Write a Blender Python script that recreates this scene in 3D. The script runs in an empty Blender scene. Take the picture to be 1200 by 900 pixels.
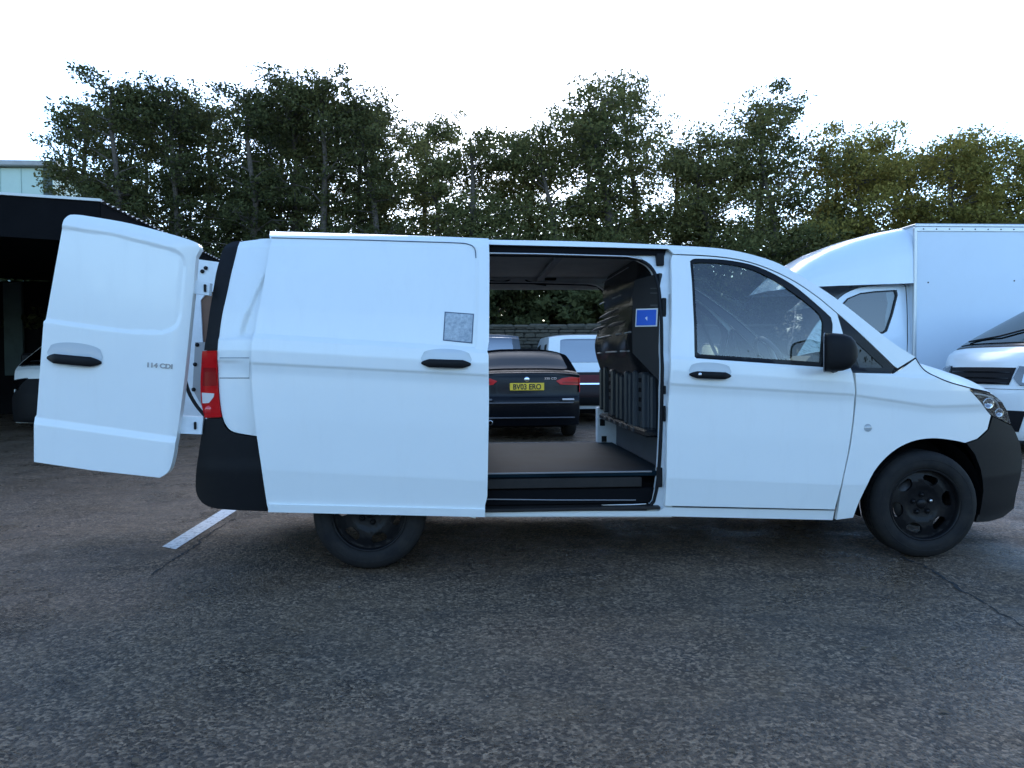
import bpy, math, random
import numpy as np
from mathutils import Matrix, Vector, Euler
from mathutils.geometry import delaunay_2d_cdt
random.seed(7); rng = np.random.default_rng(7)
S = bpy.context.scene; COL = S.collection
R = math.radians

# ------------------------------------------------------------------ camera, sky, sun, exposure
CAM = np.array([0.5903, -4.3874, 1.2238]); YAW, PITCH, ROLL = -0.0596, -0.0267, -0.0053
FPX = 870.0
def cam_axes():
    f = np.array([-math.sin(YAW)*math.cos(PITCH), math.cos(YAW)*math.cos(PITCH), math.sin(PITCH)])
    r = np.array([math.cos(YAW), math.sin(YAW), 0.0]); u = np.cross(r, f)
    c, s = math.cos(ROLL), math.sin(ROLL)
    return np.array([c*r + s*u, -s*r + c*u, f])
AX = cam_axes()
cd = bpy.data.cameras.new('camera'); cam = bpy.data.objects.new('camera', cd); COL.objects.link(cam)
cd.sensor_width = 36.0; cd.lens = FPX/1200*36; cd.clip_end = 3000; cd.clip_start = 0.05
M = Matrix.Identity(4)
for i in range(3):
    M[i][0] = AX[0][i]; M[i][1] = AX[1][i]; M[i][2] = -AX[2][i]; M[i][3] = CAM[i]
cam.matrix_world = M
S.camera = cam

SUN_EL, SUN_AZ = R(22), R(1)           # veiled sun behind the trees; azimuth from +Y towards +X
w = bpy.data.worlds.new('World'); S.world = w; w.use_nodes = True
nt = w.node_tree; bg = nt.nodes['Background']
sky = nt.nodes.new('ShaderNodeTexSky'); sky.sky_type = 'NISHITA'; sky.sun_disc = False
sky.sun_elevation = SUN_EL; sky.sun_rotation = SUN_AZ; sky.air_density = 1.0; sky.dust_density = 0.3; sky.ozone_density = 3.4
nt.links.new(sky.outputs[0], bg.inputs[0]); bg.inputs[1].default_value = 0.15
sd = bpy.data.lights.new('sun', 'SUN'); sun = bpy.data.objects.new('sun', sd); COL.objects.link(sun)
sd.energy = 0.8; sd.angle = R(60); sd.color = (1.0, 0.9, 0.78)
sun.rotation_euler = Vector((math.sin(SUN_AZ)*math.cos(SUN_EL), math.cos(SUN_AZ)*math.cos(SUN_EL), math.sin(SUN_EL))).to_track_quat('Z', 'Y').to_euler()
vs = S.view_settings; vs.view_transform = 'Standard'; vs.look = 'None'; vs.gamma = 1.0; vs.use_curve_mapping = False
vs.exposure = 1.9
S.cycles.use_denoising = True
S.cycles.max_bounces = 8; S.cycles.transparent_max_bounces = 16

# ------------------------------------------------------------------ measuring helpers
def P(x, y, axis, val):
    """point of the place seen at photo pixel (x, y) lying in the plane axis = val"""
    d = AX.T @ np.array([(x-600)/FPX, -(y-450)/FPX, 1.0]); t = (val-CAM[axis])/d[axis]
    return CAM + t*d
def proj(p):
    q = AX @ (np.array(p, float)-CAM); return 600+FPX*q[0]/q[2], 450-FPX*q[1]/q[2]

# ------------------------------------------------------------------ materials
MATS = {}
def principled(name, col, rough=0.5, metal=0.0, coat=0.0, spec=0.5, noise=None, bump=None, trans=0.0, emit=None, coatr=0.03):
    if name in MATS: return MATS[name]
    m = bpy.data.materials.new(name); m.use_nodes = True; n = m.node_tree.nodes; l = m.node_tree.links
    b = n['Principled BSDF']; b.inputs['Base Color'].default_value = (*col, 1); b.inputs['Roughness'].default_value = rough
    b.inputs['Metallic'].default_value = metal; b.inputs['Coat Weight'].default_value = coat; b.inputs['Coat Roughness'].default_value = coatr
    b.inputs['Specular IOR Level'].default_value = spec; b.inputs['Transmission Weight'].default_value = trans
    tc = n.new('ShaderNodeTexCoord')
    if noise:                                   # (scale, strength, second colour)
        t = n.new('ShaderNodeTexNoise'); t.inputs['Scale'].default_value = noise[0]; t.inputs['Detail'].default_value = 6; t.inputs['Roughness'].default_value = 0.65
        l.new(tc.outputs['Object'], t.inputs['Vector'])
        r = n.new('ShaderNodeMapRange'); r.inputs[1].default_value = 0.35; r.inputs[2].default_value = 0.7; r.inputs[4].default_value = noise[1]
        l.new(t.outputs['Fac'], r.inputs[0])
        mx = n.new('ShaderNodeMix'); mx.data_type = 'RGBA'; mx.inputs[6].default_value = (*col, 1); mx.inputs[7].default_value = (*noise[2], 1)
        l.new(r.outputs[0], mx.inputs[0]); l.new(mx.outputs[2], b.inputs['Base Color'])
    if bump:                                    # (scale, strength, distance)
        t = n.new('ShaderNodeTexNoise'); t.inputs['Scale'].default_value = bump[0]; t.inputs['Detail'].default_value = 4
        l.new(tc.outputs['Object'], t.inputs['Vector'])
        bp = n.new('ShaderNodeBump'); bp.inputs['Strength'].default_value = bump[1]; bp.inputs['Distance'].default_value = bump[2]
        l.new(t.outputs['Fac'], bp.inputs['Height']); l.new(bp.outputs[0], b.inputs['Normal'])
    MATS[name] = m; return m
def glassy(name, tint, base_reflect=0.0, rough=0.0, dirt=0.0, wet=False, dsc=9.0):
    if name in MATS: return MATS[name]
    m = bpy.data.materials.new(name); m.use_nodes = True; n = m.node_tree.nodes; l = m.node_tree.links; n.clear()
    o = n.new('ShaderNodeOutputMaterial'); mx = n.new('ShaderNodeMixShader'); tr = n.new('ShaderNodeBsdfTransparent'); gl = n.new('ShaderNodeBsdfGlossy')
    tr.inputs[0].default_value = (*tint, 1); gl.inputs['Roughness'].default_value = rough
    fr = n.new('ShaderNodeFresnel'); ge = n.new('ShaderNodeNewGeometry'); ir = n.new('ShaderNodeMapRange'); ir.inputs[3].default_value = 1.5; ir.inputs[4].default_value = 1/1.5   # a thin pane reflects alike from both sides
    l.new(ge.outputs['Backfacing'], ir.inputs[0]); l.new(ir.outputs[0], fr.inputs[0])
    mr = n.new('ShaderNodeMapRange'); mr.inputs[3].default_value = base_reflect; mr.inputs[4].default_value = 1.0
    l.new(fr.outputs[0], mr.inputs[0]); l.new(mr.outputs[0], mx.inputs[0]); l.new(tr.outputs[0], mx.inputs[1]); l.new(gl.outputs[0], mx.inputs[2])
    out = mx
    if wet:                                      # drizzle on the pane
        tc = n.new('ShaderNodeTexCoord'); mp = n.new('ShaderNodeMapping'); mp.inputs['Scale'].default_value = (14, 14, 34); l.new(tc.outputs['Object'], mp.inputs[0])
        t = n.new('ShaderNodeTexNoise'); t.inputs['Scale'].default_value = 1.0; t.inputs['Detail'].default_value = 5; l.new(mp.outputs[0], t.inputs['Vector'])
        bp = n.new('ShaderNodeBump'); bp.inputs['Strength'].default_value = 0.045; bp.inputs['Distance'].default_value = 0.02; l.new(t.outputs['Fac'], bp.inputs['Height']); l.new(bp.outputs[0], gl.inputs['Normal'])
    if dirt:
        tc = n.new('ShaderNodeTexCoord'); t = n.new('ShaderNodeTexNoise'); t.inputs['Scale'].default_value = dsc; t.inputs['Detail'].default_value = 8
        l.new(tc.outputs['Object'], t.inputs['Vector'])
        r = n.new('ShaderNodeMapRange'); r.inputs[1].default_value = 0.5; r.inputs[2].default_value = 0.75; r.inputs[4].default_value = dirt
        l.new(t.outputs['Fac'], r.inputs[0])
        df = n.new('ShaderNodeBsdfDiffuse'); df.inputs[0].default_value = (0.45, 0.47, 0.45, 1)
        m2 = n.new('ShaderNodeMixShader'); l.new(r.outputs[0], m2.inputs[0]); l.new(mx.outputs[0], m2.inputs[1]); l.new(df.outputs[0], m2.inputs[2]); out = m2
    l.new(out.outputs[0], o.inputs[0]); MATS[name] = m; return m

WHITE = principled('van_paint', (0.79, 0.81, 0.79), 0.30, coat=0.6, coatr=0.04, noise=(2.2, 0.3, (0.74, 0.76, 0.74)))
def grime(m):
    n = m.node_tree.nodes; l = m.node_tree.links; b = n['Principled BSDF']; src = b.inputs['Base Color'].links[0].from_socket
    tc = n.new('ShaderNodeTexCoord'); mp = n.new('ShaderNodeMapping'); mp.inputs['Scale'].default_value = (9, 9, 1.6); l.new(tc.outputs['Object'], mp.inputs[0])
    t = n.new('ShaderNodeTexNoise'); t.inputs['Scale'].default_value = 1.0; t.inputs['Detail'].default_value = 10; t.inputs['Roughness'].default_value = 0.75; l.new(mp.outputs[0], t.inputs['Vector'])
    r = n.new('ShaderNodeMapRange'); r.inputs[1].default_value = 0.52; r.inputs[2].default_value = 0.80; r.inputs[4].default_value = 0.10; l.new(t.outputs['Fac'], r.inputs[0])
    x = n.new('ShaderNodeMix'); x.data_type = 'RGBA'; x.inputs[7].default_value = (0.45, 0.44, 0.42, 1); l.new(r.outputs[0], x.inputs[0]); l.new(src, x.inputs[6]); l.new(x.outputs[2], b.inputs['Base Color'])
    q = n.new('ShaderNodeMapRange'); q.inputs[1].default_value = 0.4; q.inputs[2].default_value = 0.75; q.inputs[3].default_value = 0.03; q.inputs[4].default_value = 0.30; l.new(t.outputs['Fac'], q.inputs[0]); l.new(q.outputs[0], b.inputs['Coat Roughness'])
grime(WHITE)
WHITE_IN = principled('jamb_paint', (0.72, 0.76, 0.78), 0.42, noise=(14, 0.4, (0.55, 0.57, 0.57)))
BLACKP = principled('black_plastic', (0.007, 0.007, 0.008), 0.55, spec=0.16, noise=(30, 0.5, (0.011, 0.011, 0.012)), bump=(260, 0.12, 0.002))
GLOSSB = principled('gloss_black', (0.005, 0.005, 0.006), 0.2, spec=0.2)
SEAL = principled('rubber_seal', (0.008, 0.008, 0.009), 0.6, spec=0.2)
DARK = principled('dark_void', (0.006, 0.006, 0.007), 0.9, spec=0.1)
RUBBER = principled('tyre_rubber', (0.010, 0.010, 0.011), 0.75, spec=0.18, noise=(9, 0.9, (0.026, 0.023, 0.020)), bump=(120, 0.2, 0.002))
RIM = principled('rim_black', (0.006, 0.006, 0.007), 0.34, spec=0.16, noise=(18, 0.6, (0.012, 0.011, 0.011)))
STEEL = principled('steel', (0.5, 0.5, 0.5), 0.35, metal=1.0)
CHROME = principled('chrome', (0.75, 0.76, 0.78), 0.12, metal=1.0)
GLASS = glassy('window_glass', (0.66, 0.72, 0.70), 0.06, 0.0, 0.03)
GLASSD = glassy('dark_glass', (0.16, 0.2, 0.2), 0.05, 0.01)
LENS = glassy('clear_lens', (0.72, 0.74, 0.76), 0.12, 0.0)
RED = principled('red_lens', (0.50, 0.003, 0.006), 0.15, spec=0.25)
REDD = principled('deep_red_lens', (0.26, 0.002, 0.004), 0.2, spec=0.25)
REVL = principled('reverse_lens', (0.66, 0.62, 0.6), 0.15, coat=1.0)
FLOORM = principled('floor_mat', (0.006, 0.018, 0.027), 0.55, spec=.05, noise=(4, 1.0, (0.002, 0.008, 0.012)), bump=(90, 0.15, 0.003))
STEPM = principled('step_plastic', (0.026, 0.022, 0.020), 0.5, spec=.2, noise=(8, 0.7, (0.013, 0.012, 0.011)))
HEADL = principled('headliner', (0.58, 0.57, 0.55), 0.9, noise=(6, 0.6, (0.42, 0.41, 0.40)))
BULKM = principled('bulkhead_plastic', (0.005, 0.006, 0.008), 0.26, spec=0.3, noise=(9, 0.6, (0.009, 0.010, 0.012)))
BULKR = principled('bulkhead_rib', (0.030, 0.037, 0.044), 0.34)
BOARD = principled('hardboard', (0.19, 0.105, 0.068), 0.8, noise=(7, 0.7, (0.13, 0.075, 0.05)))
SIGNB = principled('sign_blue', (0.012, 0.12, 0.62), 0.4)
SIGNW = principled('sign_white', (0.78, 0.79, 0.8), 0.5)
STICK = principled('sticker_grey', (0.27, 0.32, 0.37), 0.6, noise=(48, 1.0, (0.55, 0.60, 0.63)))
STICKE = principled('sticker_edge', (0.07, 0.10, 0.15), 0.6)
PLATEY = principled('plate_yellow', (0.78, 0.52, 0.03), 0.4)
PLATEW = principled('plate_white', (0.75, 0.75, 0.72), 0.4)
INK = principled('ink', (0.008, 0.008, 0.008), 0.5)
SEATM = principled('seat_cloth', (0.06, 0.062, 0.068), 0.9, noise=(25, 0.8, (0.055, 0.055, 0.06)))
DASHM = principled('dash_plastic', (0.07, 0.07, 0.075), 0.55)

# ------------------------------------------------------------------ object helpers
def put(name, me, mat=None, parent=None, smooth=False):
    if mat is not None:
        me.materials.clear(); me.materials.append(mat)
    o = bpy.data.objects.new(name, me); COL.objects.link(o)
    if parent is not None:
        o.parent = parent; rt = parent
        while rt.parent is not None: rt = rt.parent
        if not rt.get('local'): o.matrix_parent_inverse = world_of(parent).inverted()
    return o
def world_of(o):
    m = o.matrix_basis.copy()
    if o.parent is not None: m = world_of(o.parent) @ o.matrix_parent_inverse @ m
    return m
def thing(name, label, cat, loc=(0, 0, 0), rz=0.0, group=None, local=False):
    o = bpy.data.objects.new(name, None); COL.objects.link(o); o.location = loc; o.rotation_euler = (0, 0, rz); o.empty_display_size = 0.3
    o['label'] = label; o['category'] = cat
    if group: o['group'] = group
    if local: o['local'] = 1
    return o
def tag(o, label=None, cat=None, group=None, kind=None):
    for k, v in (('label', label), ('category', cat), ('group', group), ('kind', kind)):
        if v: o[k] = v
    return o
def mesh(name, V, F, smooth=False):
    me = bpy.data.meshes.new(name); me.from_pydata([tuple(map(float, v)) for v in V], [], [tuple(f) for f in F]); 
    if smooth: me.polygons.foreach_set('use_smooth', [True]*len(me.polygons))
    me.update(); return me
def inside(pts, loop):
    x, y = pts[:, 0], pts[:, 1]; a = np.asarray(loop); b = np.roll(a, -1, 0); r = np.zeros(len(pts), bool)
    for (x0, y0), (x1, y1) in zip(a, b):
        if y0 == y1: continue
        c = ((y0 > y) != (y1 > y)) & (x < (x1-x0)*(y-y0)/(y1-y0)+x0); r ^= c
    return r
def distseg(pts, loop, closed=True):
    a = np.asarray(loop, float); b = np.roll(a, -1, 0)
    if not closed: a, b = a[:-1], b[:-1]
    d = np.full(len(pts), 1e9)
    for p, q in zip(a, b):
        e = q-p; L = max(e@e, 1e-12); t = np.clip(((pts-p)@e)/L, 0, 1); d = np.minimum(d, np.hypot(*(pts-p-t[:, None]*e).T))
    return d
def sdf(A, B, loop):
    pts = np.stack([np.ravel(A), np.ravel(B)], 1); d = distseg(pts, loop); return np.where(inside(pts, loop), -d, d).reshape(np.shape(A))
def sstep(x, a, b):
    t = np.clip((x-a)/(b-a), 0, 1); return t*t*(3-2*t)
def crv(pts, n=6, closed=False):
    """Catmull-Rom through points"""
    p = [np.array(q, float) for q in pts]; out = []; N = len(p)
    for i in range(N if closed else N-1):
        g = (lambda k: p[k % N]) if closed else (lambda k: p[min(max(k, 0), N-1)])
        a, b, c, d = g(i-1), g(i), g(i+1), g(i+2)
        for k in range(n):
            t = k/n; out.append(0.5*((2*b)+(-a+c)*t+(2*a-5*b+4*c-d)*t*t+(-a+3*b-3*c+d)*t**3))
    if not closed: out.append(p[-1])
    return [tuple(q) for q in out]
def rrect(a0, a1, b0, b1, r, n=4, sx=1.0):
    out = []
    for cx, cy, s in ((a1-r*sx, b1-r, 0), (a0+r*sx, b1-r, 90), (a0+r*sx, b0+r, 180), (a1-r*sx, b0+r, 270)):
        for k in range(n+1):
            t = R(s+90*k/n); out.append((cx+r*sx*math.cos(t), cy+r*math.sin(t)))
    return out
def densify(loop, st):
    out = []
    for i, a in enumerate(loop):
        b = loop[(i+1) % len(loop)]; n = max(1, int(math.hypot((b[0]-a[0])/st[0], (b[1]-a[1])/st[1])/1.0))
        for k in range(n): out.append((a[0]+(b[0]-a[0])*k/n, a[1]+(b[1]-a[1])*k/n))
    return out
def sheet(name, loops, pos, inward, thick, mat, parent=None, step=0.02, face=(0, -1, 0), closed_back=False, rows=None):
    """curved panel: 2-D outline (+ holes) triangulated on a grid, mapped by pos(a, b), with a folded edge of the given depth"""
    st = (step, step) if not isinstance(step, tuple) else step
    sc = np.array([1/st[0], 1/st[1]])
    L = [np.array(densify(l, st))*sc for l in loops]
    al = np.concatenate(L); lo, hi = L[0].min(0), L[0].max(0)
    ga, gb = np.meshgrid(np.arange(math.floor(lo[0])+0.5, hi[0]), np.arange(math.floor(lo[1])+0.5, hi[1]) if rows is None else np.asarray(rows)*sc[1])
    g = np.stack([ga.ravel(), gb.ravel()], 1)
    if len(g):
        k = inside(g, L[0])
        for h in L[1:]: k &= ~inside(g, h)
        g = g[k]
        if len(g):
            d = np.full(len(g), 1e9)
            for l in L: d = np.minimum(d, distseg(g, l))
            g = g[d > 0.42]
    pts = np.concatenate([al, g]) if len(g) else al
    ed = []; o = 0
    for l in L:
        n = len(l); ed += [(o+i, o+(i+1) % n) for i in range(n)]; o += n
    r = delaunay_2d_cdt([Vector(p) for p in pts], ed, [], 0, 1e-5)
    pv = np.array([tuple(v) for v in r[0]]); F = np.array([tuple(f) for f in r[2]])
    c = pv[F].mean(1); k = inside(c, L[0])
    for h in L[1:]: k &= ~inside(c, h)
    F = F[k]; uv = pv/sc
    A, B = uv[:, 0], uv[:, 1]; e = 1e-4*np.array(st)*10
    V = pos(A, B); n = np.cross(pos(A+e[0], B)-pos(A-e[0], B), pos(A, B+e[1])-pos(A, B-e[1])); n /= np.linalg.norm(n, axis=1)[:, None]+1e-12
    s = np.sign((n @ np.array(face, float)).sum()) or 1; n *= s
    if np.mean(np.einsum('ij,ij->i', np.cross(V[F[:, 1]]-V[F[:, 0]], V[F[:, 2]]-V[F[:, 0]]), n[F[:, 0]])) < 0: F = F[:, ::-1]
    # boundary
    cnt = {}
    for t in F:
        for i in range(3):
            a, b = int(t[i]), int(t[(i+1) % 3])
            if (b, a) in cnt: del cnt[(b, a)]
            else: cnt[(a, b)] = 1
    inw = np.array(inward, float); inw /= np.linalg.norm(inw)
    used = sorted({i for e2 in cnt for i in e2}); mp = {}; VV = list(V); 
    for i in used: mp[i] = len(VV); VV.append(V[i]+inw*thick)
    FF = [tuple(int(x) for x in t) for t in F]; nsk = len(FF)
    if thick:
        FF += [(b, a, mp[a], mp[b]) for a, b in cnt]
    if closed_back and thick:
        base = len(VV); VV += list(V+inw*thick); FF += [tuple(int(x)+base for x in t[::-1]) for t in F]
    me = bpy.data.meshes.new(name); me.from_pydata([tuple(v) for v in VV], [], FF); me.update()
    me.polygons.foreach_set('use_smooth', [True]*len(FF))
    LN = []
    for i, p in enumerate(me.polygons):
        if i < nsk: LN += [tuple(n[v]) for v in p.vertices]
        else: LN += [tuple(p.normal)]*len(p.vertices)
    me.normals_split_custom_set(LN)
    return put(name, me, mat, parent)
def gridmesh(name, G, mat, parent=None, closed_u=False, closed_v=False, smooth=True):
    G = np.asarray(G); nu, nv = G.shape[:2]; F = []
    for i in range(nu if closed_u else nu-1):
        for j in range(nv if closed_v else nv-1):
            F.append((i*nv+j, ((i+1) % nu)*nv+j, ((i+1) % nu)*nv+(j+1) % nv, i*nv+(j+1) % nv))
    return put(name, mesh(name, G.reshape(-1, 3), F, smooth), mat, parent)
def tube_geo(pts, rad, n=8, caps=True):
    pts = [np.array(p, float) for p in pts]; V = []; F = []; up = np.array([0.13, 0.27, 0.95])
    rads = rad if hasattr(rad, '__len__') else [rad]*len(pts)
    for i, p in enumerate(pts):
        t = pts[min(i+1, len(pts)-1)]-pts[max(i-1, 0)]; t /= np.linalg.norm(t)+1e-12
        a = np.cross(t, up); 
        if np.linalg.norm(a) < 1e-3: a = np.cross(t, np.array([1., 0, 0]))
        a /= np.linalg.norm(a); b = np.cross(t, a)
        for k in range(n):
            q = 2*math.pi*k/n; V.append(p+rads[i]*(math.cos(q)*a+math.sin(q)*b))
    for i in range(len(pts)-1):
        for k in range(n): F.append((i*n+k, i*n+(k+1) % n, (i+1)*n+(k+1) % n, (i+1)*n+k))
    if caps: F += [tuple(range(n)), tuple(range((len(pts)-1)*n, len(pts)*n))[::-1]]
    return V, F
def tube(name, pts, rad, mat, parent=None, n=8):
    V, F = tube_geo(pts, rad, n); return put(name, mesh(name, V, F, True), mat, parent)
def join_geo(gs):
    V = []; F = []
    for v, f in gs:
        b = len(V); V += list(v); F += [tuple(i+b for i in q) for q in f]
    return V, F
def bevelbox_geo(x0, x1, y0, y1, z0, z1, b=0.01):
    b = min(b, 0.45*(x1-x0), 0.45*(y1-y0), 0.45*(z1-z0)); V = []; idx = {}
    for sx in (0, 1):
        for sy in (0, 1):
            for sz in (0, 1):
                c = [(x0, x1)[sx], (y0, y1)[sy], (z0, z1)[sz]]; i = [b*(1-2*s) for s in (sx, sy, sz)]
                for ax in range(3):
                    p = [c[k]+(0 if k == ax else i[k]) for k in range(3)]; idx[(sx, sy, sz, ax)] = len(V); V.append(p)
    F = []
    for ax in range(3):
        o = [k for k in range(3) if k != ax]
        for s in (0, 1):
            q = []
            for a, c in ((0, 0), (1, 0), (1, 1), (0, 1)):
                k = [0, 0, 0]; k[ax] = s; k[o[0]] = a; k[o[1]] = c; q.append(idx[(*k, ax)])
            F.append(tuple(q))
    for ax in range(3):                      # edges along ax
        o = [k for k in range(3) if k != ax]
        for a in (0, 1):
            for c in (0, 1):
                q = []
                for s, which in ((0, o[0]), (0, o[1]), (1, o[1]), (1, o[0])):
                    k = [0, 0, 0]; k[ax] = s; k[o[0]] = a; k[o[1]] = c; q.append(idx[(*k, which)])
                F.append(tuple(q))
    for sx in (0, 1):
        for sy in (0, 1):
            for sz in (0, 1): F.append(tuple(idx[(sx, sy, sz, ax)] for ax in range(3)))
    return V, F
def fixn(me):
    import bmesh
    bm = bmesh.new(); bm.from_mesh(me); bmesh.ops.recalc_face_normals(bm, faces=bm.faces); bm.to_mesh(me); bm.free(); return me
def box(name, x0, x1, y0, y1, z0, z1, mat, parent=None, b=0.01):
    V, F = bevelbox_geo(x0, x1, y0, y1, z0, z1, b); return put(name, fixn(mesh(name, V, F)), mat, parent)
def lathe_geo(prof, c, axis='y', n=40):
    """profile of (radius, along) about an axis through c"""
    V = []; F = []
    for k in range(n):
        q = 2*math.pi*k/n
        for r, a in prof:
            u, v = r*math.cos(q), r*math.sin(q)
            V.append((c[0]+u, c[1]+a, c[2]+v) if axis == 'y' else ((c[0]+a, c[1]+u, c[2]+v) if axis == 'x' else (c[0]+u, c[1]+v, c[2]+a)))
    m = len(prof)
    for k in range(n):
        for j in range(m-1): F.append((k*m+j, k*m+j+1, ((k+1) % n)*m+j+1, ((k+1) % n)*m+j))
    return V, F
def lathe(name, prof, c, mat, parent=None, axis='y', n=40):
    V, F = lathe_geo(prof, c, axis, n); return put(name, fixn(mesh(name, V, F, True)), mat, parent)
def text_mesh(name, txt, size, mat, parent, M4, depth=0.002, sx=1.0, bold=0.0):
    cu = bpy.data.curves.new(name, 'FONT'); cu.body = txt; cu.size = size; cu.extrude = depth; cu.align_x = 'CENTER'; cu.align_y = 'CENTER'; cu.offset = bold
    ob = bpy.data.objects.new(name, cu); COL.objects.link(ob); dg = bpy.context.evaluated_depsgraph_get()
    me = bpy.data.meshes.new_from_object(ob.evaluated_get(dg)); bpy.data.objects.remove(ob); bpy.data.curves.remove(cu)
    me.transform(M4 @ Matrix.Diagonal((sx, 1, 1, 1))); me.name = name
    return put(name, me, mat, parent)
def mirror_copy(o, parent, yc, name=None, mat=None):
    """the same part on the other side of the van (shares the mesh)"""
    c = o.copy(); COL.objects.link(c); c.name = name or o.name.split('.')[0]
    c.parent = parent; c.matrix_parent_inverse = world_of(parent).inverted()
    c.matrix_basis = Matrix.Translation((0, 2*yc, 0)) @ Matrix.Diagonal((1, -1, 1, 1)) @ o.matrix_basis
    return c

# ------------------------------------------------------------------ the white van
YC = 0.965                                           # centre line; the near flank is at y = 0
van = thing('white_van', 'white panel van in the foreground with its side and rear doors standing open', 'van', (1.7, YC, 0))
def lin(pts):
    xs = [p[0] for p in pts]; zs = [p[1] for p in pts]; return lambda X: np.interp(X, xs, zs)
def line_px(px, Y): return lin([(q[0], q[2]) for q in (P(x, y, 1, Y) for x, y in px)])
C1 = line_px([(262, 396), (296, 394), (572, 411.5), (786, 417), (1000, 433), (1075, 440)], -0.03)
C2 = line_px([(262, 424), (296, 427), (568, 441), (788, 452), (1000, 464), (1100, 479)], -0.03)
C3 = line_px([(300, 549), (565, 562.5), (780, 561), (990, 570)], -0.03)
TT = np.linspace(0, 5, 2001)
PR = np.interp(TT, [0, .35, .97, 1.0, 1.5, 1.8, 1.93, 2.08, 2.5, 2.93, 3.02, 3.3, 3.7, 4, 4.5, 5],
               [.062, .040, .012, .010, .005, .007, .008, -.006, -.007, -.001, .014, .034, .090, .160, .215, .34])
KN = np.exp(-0.5*(np.arange(-40, 41)/9.0)**2); KN /= KN.sum(); PR = np.convolve(np.pad(PR, 40, 'edge'), KN, 'valid')
def Ys(X, Z):
    X, Z = np.asarray(X, float), np.asarray(Z, float); z1, z2, z3 = C3(X), C2(X), C1(X)
    t = np.where(Z < z1, (Z-.22)/(z1-.22), np.where(Z < z2, 1+(Z-z1)/(z2-z1), np.where(Z < z3, 2+(Z-z2)/(z3-z2), np.where(Z < 1.93, 3+(Z-z3)/(1.93-z3), 4+(Z-1.93)/.13))))
    y = np.interp(t, TT, PR)
    y = y + .13*np.clip((-.72-X)/.36, 0, 2)**2.2 + .36*np.clip((X-2.95)/1.35, 0, 2)**2.4
    return y
def onside(x, y, off=0.0):
    Y = 0.0
    for _ in range(30):
        q = P(x, y, 1, Y); Y = 0.5*Y+0.5*(float(Ys(q[0], q[2]))+off)
    return (q[0], q[2])
def OS(px, off=0.0): return [onside(x, y, off) for x, y in px]
def skin(off=0.0, extra=None):
    def f(A, B):
        y = Ys(A, B)+off
        if extra is not None: y = y+extra(A, B)
        return np.stack([A, y, B], 1)
    return f

ZK = np.array([.22, .52, 1.06, 1.22, 1.93, 2.06])         # grid rows follow the pressed creases
def warp(X, Z):
    X, Z = np.asarray(X, float), np.asarray(Z, float); k = [.22+0*X, C3(X), C2(X), C1(X), 1.93+0*X, 2.06+0*X]
    o = ZK[0]+(Z-k[0])*(ZK[1]-ZK[0])/(k[1]-k[0])
    for i in range(1, 5): o = np.where(Z >= k[i], ZK[i]+(Z-k[i])*(ZK[i+1]-ZK[i])/(k[i+1]-k[i]), o)
    return o
def unwarp(X, T):
    X, T = np.asarray(X, float), np.asarray(T, float); k = [.22+0*X, C3(X), C2(X), C1(X), 1.93+0*X, 2.06+0*X]
    o = k[0]+(T-ZK[0])*(k[1]-k[0])/(ZK[1]-ZK[0])
    for i in range(1, 5): o = np.where(T >= ZK[i], k[i]+(T-ZK[i])*(k[i+1]-k[i])/(ZK[i+1]-ZK[i]), o)
    return o
def wrows(st):
    r = list(np.arange(.1, 2.2, st)); f = [q+d for q in (ZK[1], ZK[2], ZK[3]) for d in np.linspace(-.026, .026, 11)]
    r = [a for a in r if min(abs(a-q) for q in ZK[1:4]) > .03]; return np.array(sorted(r+f))
def flank(name, loops, off, extra, thick, mat, parent, st):
    L = [[(a, float(warp(a, b))) for a, b in densify(l, (st*1.5, st*1.5))] for l in loops]; fn = skin(off, extra)
    return sheet(name, L, lambda A, T: fn(A, unwarp(A, T)), (0, 1, 0), thick, mat, parent, (st, st), rows=wrows(st))

# outlines on the near flank, measured on the photograph
ROOF_PX = [(281, 283.5), (300, 281), (320, 279.5), (440, 279), (572, 281), (680, 283), (785, 287.5), (850, 292), (900, 304), (930, 318.5), (980, 350), (1040, 397), (1073, 418.5)]
roof_edge = crv(OS(ROOF_PX), 5)
seam = crv(OS([(790, 297.5), (840, 300), (880, 307), (920, 323), (955, 345), (983, 368)]), 5)
REAR_EDGE = crv(OS([(281, 283.5), (275, 305), (267, 340), (259, 378), (255, 410), (256, 440), (258, 470), (261, 488), (265, 498), (274, 506), (301, 511)]), 4)
xl = onside(556, 400)[0]
arch_r = [(0.0+.43*math.cos(R(a)), .36+.43*math.sin(R(a))) for a in range(0, 181, 12)]
body = roof_edge + OS([(1052, 431.5)]) + crv(OS([(1048, 429), (1018, 400), (983, 368)]), 4)[:-1] + seam[::-1] + OS([(783, 291.5), (556, 286)]) + [(xl, .30)] + arch_r + [(-.45, .40), (-.52, .42)] + REAR_EDGE[::-1][:-1]
arc = crv(OS([(318, 305), (311, 318), (297, 345), (284.5, 375), (279, 394)]), 6)
azx = sorted([(b, a) for a, b in arc])
def quarter_extra(A, B):
    xe = np.interp(B, [p[0] for p in azx], [p[1] for p in azx]); z0, z1 = azx[0][0], azx[-1][0]
    return .018*sstep(A-xe, -.006, .034)*sstep(B, z0-.03, z0+.02)*(1-sstep(B, z1-.12, z1+.02))*(1-sstep(A, .2, .6))
body_side = flank('body_side', [body], 0, quarter_extra, .03, WHITE, van, .012)
mirror_copy(body_side, van, YC)
sill = sheet('sill', [OS([(552, 598.5), (772, 599), (779, 594.5), (978, 598.5), (976, 609.5), (780, 605), (552, 605)], .02)], skin(.022), (0, 1, 0), .06, WHITE, van, .03)
mirror_copy(sill, van, YC)
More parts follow.
